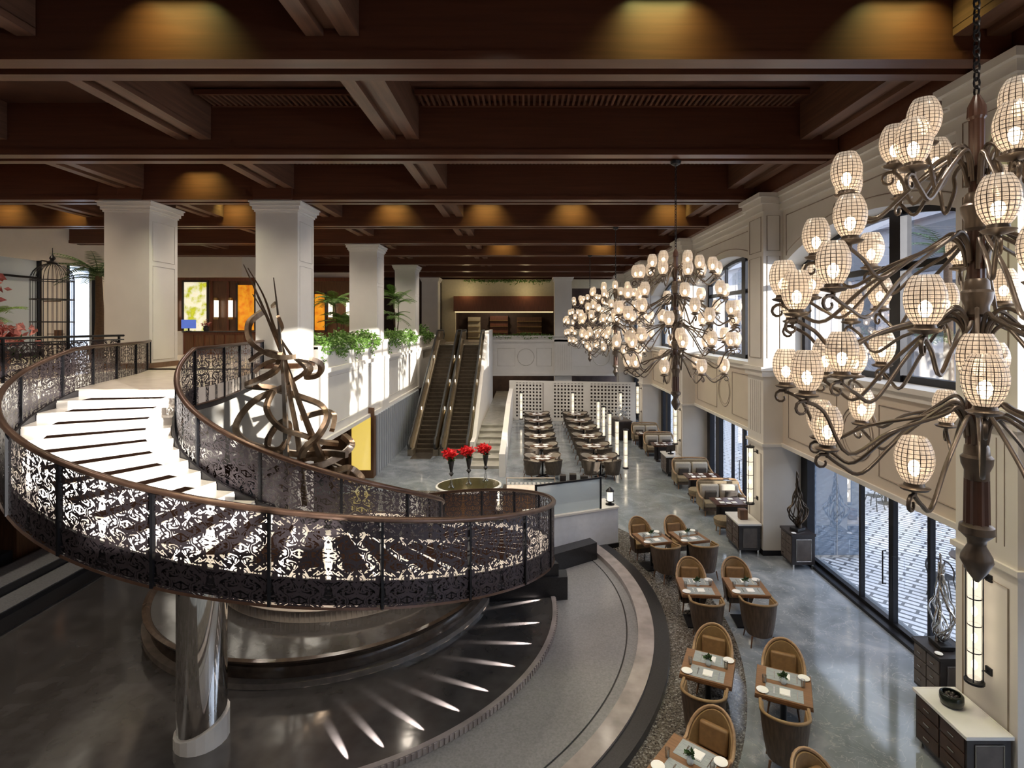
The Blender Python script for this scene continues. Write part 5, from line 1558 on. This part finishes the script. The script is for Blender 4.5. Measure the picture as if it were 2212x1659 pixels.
def frond(mb, base, az, length, lift, droop, leafm=0.34, nleaf=16):
    pts = []
    for i in range(9):
        t = i / 8
        r_ = length * t * math.cos(lift * (1 - t * 0.4))
        z = length * (math.sin(lift) * t - droop * t * t)
        pts.append(Vector((base[0] + r_ * math.cos(az), base[1] + r_ * math.sin(az), base[2] + z)))
    mb.tube(pts, [0.018 - 0.0018 * i for i in range(9)], 4)
    side = Vector((-math.sin(az), math.cos(az), 0))
    for i in range(nleaf):
        t = 0.12 + 0.86 * i / nleaf
        k = min(7, int(t * 8)); f = t * 8 - k
        p = pts[k].lerp(pts[k + 1], f); d = (pts[k + 1] - pts[k]).normalized()
        L_ = leafm * (1 - 0.55 * abs(t - 0.45) * 2 * 0.8)
        for s in (-1, 1):
            q = (d * 0.6 + side * s + Vector((0, 0, -0.25))).normalized()
            w = d * 0.022
            mb.add([p - w, p + w, p + q * L_ * 0.6 + w * 0.8, p + q * L_, p + q * L_ * 0.6 - w * 0.8], [(0, 1, 2, 3, 4)])

def palm(name, loc, h, n, length, label, group=None, trunk=0.12, pot=True, leaf='leaf_dark', stems=1):
    r = empty(name, loc, 0, label, 'palm', group)
    for s in range(stems):
        ox, oy = (random.uniform(-0.25, 0.25), random.uniform(-0.2, 0.2)) if stems > 1 else (0, 0)
        hh = h * (1 - 0.22 * s * random.random())
        MB().tube([(ox * 0.4, oy * 0.4, 0.3), (ox * 0.7 + 0.05, oy, hh * 0.5), (ox, oy, hh)], [trunk, trunk * 0.8, trunk * 0.6], 8).build('trunk', M['trunk'], r, smooth=60)
        b = MB()
        for i in range(n):
            frond(b, (ox, oy, hh - random.uniform(0, 0.25)), 2 * PI * i / n * 1.0 + random.uniform(-0.3, 0.3), length * random.uniform(0.75, 1.1), random.uniform(0.35, 1.15), random.uniform(0.35, 0.75))
        b.build('fronds', M[leaf], r)
    if pot:
        MB().lathe([(0.22, 0), (0.32, 0.35), (0.34, 0.42), (0.28, 0.42), (0.26, 0.36), (0.001, 0.36)], 20, cap=False).build('pot', M['terracotta'], r, smooth=40)
    return r
palm('indoor_palm', (-15.05, 19.4, MZ), 3.1, 24, 1.65, 'dark leafy palm with a thick trunk left of the leftmost white column', 'indoor palms', 0.16)
palm('indoor_palm', (-9.25, 27.2, MZ), 2.5, 12, 1.35, 'slim feathery palm standing behind the planter between the first two white columns', 'indoor palms', 0.035, True, 'leaf', 4)
palm('indoor_palm', (-7.4, 31.4, MZ + 0.4), 2.6, 11, 1.3, 'slim feathery palm in the planter between the second and third white columns', 'indoor palms', 0.035, False, 'leaf', 3)
palm('indoor_palm', (-18.2, 18.6, MZ), 1.6, 12, 1.3, 'low palm behind the tall birdcage at the far left', 'indoor palms', 0.09, True, 'leaf')
palm('garden_palm', (15.0, 19.6, 0), 9.0, 16, 2.3, 'palm tree outside, seen through the largest arched window', None, 0.2, False)

fp = empty('red_leaf_plant', (-13.25, 13.6, MZ), 0, 'brown pot of pink-red leafy flowers at the far left edge', 'plant')
MB().lathe([(0.25, 0), (0.42, 0.35), (0.36, 0.62), (0.30, 0.66), (0.30, 0.6), (0.001, 0.55)], 20, cap=False).build('pot', M['terracotta'], fp, smooth=40)
leaf_cloud(260, lambda: (random.gauss(0, 0.36), random.gauss(0, 0.3), 0.85 + abs(random.gauss(0, 0.2))), 0.26).build('blossoms', M['pink'], fp)
leaf_cloud(120, lambda: (random.gauss(0, 0.3), random.gauss(0, 0.25), 0.7 + random.gauss(0, 0.1)), 0.24).build('leaves', M['leaf_dark'], fp)
MB().tube([(0, 0, 0.5), (-0.25, 0, 1.4), (-0.35, 0, 2.1)], [0.03, 0.025, 0.012], 6).build('stem', M['trunk'], fp)
leaf_cloud(130, lambda: (-0.4 + random.gauss(0, 0.22), random.gauss(0, 0.2), 2.15 + random.gauss(0, 0.18)), 0.26).build('blossoms', M['pink'], fp)

cg = empty('birdcage', (-13.75, 16.0, MZ), 0, 'tall domed dark wire birdcage standing on the upper floor at left', 'birdcage')
b = MB(); RC = 0.5
for k in range(30):
    a = 2 * PI * k / 30
    pts = [(RC * math.cos(a), RC * math.sin(a), 0.1), (RC * math.cos(a), RC * math.sin(a), 2.55)]
    for i in range(1, 7):
        t = i / 6 * PI / 2
        pts.append((RC * math.cos(t) * math.cos(a) + 0.001 * math.cos(a), RC * math.cos(t) * math.sin(a) + 0.001 * math.sin(a), 2.55 + 0.5 * math.sin(t)))
    b.tube(pts, 0.008, 4)
b.build('wires', M['black_metal'], cg)
b = MB()
for z in (0.12, 0.7, 1.35, 2.0, 2.55):
    b = MB().tube([(RC * math.cos(2 * PI * i / 28), RC * math.sin(2 * PI * i / 28), z) for i in range(28)], 0.016, 5, closed=True)
    b.build('hoop', M['black_metal'], cg)
MB().lathe([(0.52, 0), (0.55, 0.05), (0.5, 0.11)], 28).build('tray', M['trunk'], cg, smooth=40)
MB().lathe([(0.10, 3.03), (0.14, 3.07), (0.05, 3.14), (0.08, 3.2), (0.012, 3.32), (0.01, 3.5)], 14).build('finial', M['black_metal'], cg, smooth=40)
for z, x in ((1.95, 0.0), (1.0, 0.1), (0.7, 0.15)):
    MB().tube([(x - 0.25, 0, z), (x + 0.25, 0, z)], 0.014, 5).build('perch', M['trunk'], cg)
MB().box(0.1, 0.26, -0.06, 0.06, 0.85, 1.12).build('feeder', M['wood'], cg)
dr = [(-0.34 + 0.14 * math.cos(a), -RC + 0.03, 0.55 + 0.14 * math.sin(a)) for a in [PI * i / 8 for i in range(9)]]
MB().tube([(-0.2, -RC + 0.03, 0.1)] + dr + [(-0.48, -RC + 0.03, 0.1)], 0.014, 5).build('cage_door', M['black_metal'], cg)


# =================================================================== RECEPTION (upper floor, behind the columns)
pc_ = empty('lit_picture', (-17.9, 29.85, 7.32), 0, 'tall lit green and gold abstract picture on the reception wall', 'picture')
MB().box(-0.62, 0.62, 0, 0.03, -1.32, 1.32).build('canvas', M['picture_green'], pc_)
MB().box(-0.72, -0.62, -0.05, 0.03, -1.42, 1.42).box(0.62, 0.72, -0.05, 0.03, -1.42, 1.42).box(-0.62, 0.62, -0.05, 0.03, 1.32, 1.42).box(-0.62, 0.62, -0.05, 0.03, -1.42, -1.32).build('frame', M['dark_cab'], pc_)
for x, w, z1, nm in ((-15.2, 0.45, 8.5, 'orange marbled glowing panel beside the second white column'), (-11.2, 0.28, 8.0, 'narrow orange glowing panel seen between the columns')):
    o_ = empty('orange_panel', (x, 29.94, MZ + 1), 0, nm, 'lit panel', 'orange panels')
    MB().box(-w, w, 0, 0.04, 0, z1 - MZ - 1).build('panel', M['panel_orange'], o_)
    MB().box(-w - 0.1, -w, -0.05, 0.04, -0.1, z1 - MZ - 0.9).box(w, w + 0.1, -0.05, 0.04, -0.1, z1 - MZ - 0.9).build('frame', M['dark_cab'], o_)
def build_rsconce():
    r = empty('reception_sconce')
    MB().lathe([(0.11, 0), (0.11, 0.9)], 12, cap=True).build('glow', M['lamp_white'], r, smooth=40)
    MB().lathe([(0.13, -0.12), (0.14, 0.0)], 12).lathe([(0.14, 0.9), (0.10, 1.05)], 12).build('holder', M['gold'], r, smooth=40)
    MB().box(-0.05, 0.05, 0.1, 0.2, 0.0, 0.9).build('back_plate', M['dark_cab'], r)
    return r
for x, lab in ((-19.0, 'lit sconce at the left edge of the green picture'), (-16.72, 'lit sconce just right of the green picture'), (-15.95, 'lit sconce left of the orange panel'), (-10.55, 'lit sconce right of the narrow orange panel'), (-9.6, 'lit sconce behind the second white column from the front')):
    put('rsconce', build_rsconce, (x, 29.75, 6.75), 0, lab, 'wall lamp', 'reception sconces')
rd_ = empty('reception_desk', (-13.6, 24.2, MZ), 0, 'dark timber reception desk with a pale end panel behind the leftmost columns', 'counter')
MB().box(-1.2, 2.4, -0.4, 0.4, 0, 0.95).build('body', M['wood_red'], rd_); MB().box(-1.25, 2.45, -0.45, 0.45, 0.95, 1.0).build('top', M['dark_cab'], rd_)
MB().box(-1.75, -1.2, -0.45, 0.45, 0, 1.0).build('end_panel', M['marble_white'], rd_)
for i in range(8):
    MB().box(-1.1 + i * 0.44, -0.75 + i * 0.44, -0.43, -0.40, 0.15, 0.85).build('front_panel', M['wood'], rd_)
mn = empty('desk_monitor', (-14.75, 24.1, MZ + 1.0), 0.3, 'blue-lit computer monitor on the reception desk', 'monitor')
MB().box(-0.28, 0.28, -0.02, 0.02, 0.12, 0.5).build('screen', M['screen_blue'], mn); MB().box(-0.1, 0.1, -0.08, 0.08, 0, 0.02).box(-0.03, 0.03, -0.02, 0.02, 0.02, 0.14).build('stand', M['dark_cab'], mn)
mn = empty('desk_flowers', (-14.0, 24.1, MZ + 1.0), 0, 'small dark vase of flowers on the reception desk', 'vase')
MB().lathe([(0.08, 0), (0.11, 0.1), (0.05, 0.25)], 12).build('vase', M['dark_cab'], mn, smooth=40)
leaf_cloud(50, lambda: (random.gauss(0, 0.08), random.gauss(0, 0.08), 0.34 + random.gauss(0, 0.06)), 0.12).build('blossoms', M['pink'], mn)

# shop behind the far opening
for i, (x, z, w, h, mt) in enumerate(((-4.6, MZ, 1.1, 2.0, 'cream_glow'), (-2.4, MZ, 1.6, 2.1, 'wood_red'), (0.3, MZ, 2.2, 2.0, 'wood'))):
    c_ = empty('shop_cabinet', (x, 48.8, z), 0, 'tall display cabinet in the %s of the shop behind the far opening' % ['left', 'middle', 'right'][i], 'cabinet', 'shop cabinets')
    MB().box(-w / 2, w / 2, 0.2, 0.5, 0, h).build('body', M[mt], c_)
    for j in range(4):
        MB().box(-w / 2, w / 2, -0.15, 0.2, 0.1 + j * h / 4, 0.14 + j * h / 4).build('shelf', M['gold'], c_)
light('shop_lamp', 'POINT', (-2.5, 46.5, 8.2), 130, WARM, shadow_soft_size=0.2)
light('shop_lamp', 'POINT', (0.0, 41.8, 8.9), 22, (1, 0.8, 0.45), shadow_soft_size=0.2)
light('shop_lamp', 'POINT', (-4.5, 41.8, 8.9), 22, (1, 0.8, 0.45), shadow_soft_size=0.2)
light('lobby_lamp', 'POINT', (-1.5, 43.5, 3.6), 60, WARM, shadow_soft_size=0.2)

# =================================================================== PATIO FURNITURE
def build_patio_chair():
    r = empty('patio_chair')
    MB().lathe([(0.001, 0.44), (0.22, 0.445), (0.23, 0.46), (0.001, 0.47)], 20).build('seat', M['black_metal'], r, smooth=40)
    pts = [(-0.24, -0.12, 0.45), (-0.27, -0.2, 0.7), (-0.16, -0.3, 0.92), (0.16, -0.3, 0.92), (0.27, -0.2, 0.7), (0.24, -0.12, 0.45)]
    b = MB().tube(catmull(pts, 5), 0.018, 6); b.build('back_frame', M['black_metal'], r, smooth=60)
    for x in (-0.12, 0, 0.12):
        MB().tube([(x, -0.18, 0.46), (x, -0.28, 0.7), (x, -0.3, 0.92)], 0.010, 5).build('back_bar', M['black_metal'], r)
    for sx in (-1, 1):
        for y in (-0.16, 0.16):
            MB().tube([(sx * 0.15, y, 0.45), (sx * 0.24, y * 1.5, 0)], 0.016, 5).build('leg', M['black_metal'], r)
    return r
def build_patio_table():
    r = empty('patio_table')
    MB().lathe([(0.45, 0.72), (0.46, 0.74), (0.45, 0.76)], 28).build('tabletop', M['dark_panel'], r, smooth=30)
    MB().lathe([(0.28, 0), (0.05, 0.06), (0.04, 0.72)], 16).build('pedestal', M['black_metal'], r, smooth=40)
    return r
for x, y, a, lab in ((12.0, 19.0, 0.5, 'black wire patio chair outside near the top of the left door panel'), (13.4, 20.2, 2.4, 'farthest black wire patio chair beyond the glass doors'), (9.75, 12.9, -0.9, 'black patio chair outside the right door panel'), (11.3, 12.2, 2.2, 'black patio chair by the round patio table'), (14.6, 18.4, 1.0, 'black wire patio chair beside the garden palm')):
    put('pchair', build_patio_chair, (x, y, -0.02), a, lab, 'chair', 'patio chairs')
put('ptable', build_patio_table, (10.7, 13.2, -0.02), 0, 'round dark patio table outside the right glass door', 'table', 'patio tables')
put('ptable', build_patio_table, (12.8, 19.6, -0.02), 0, 'round dark patio table outside, farther back', 'table', 'patio tables')
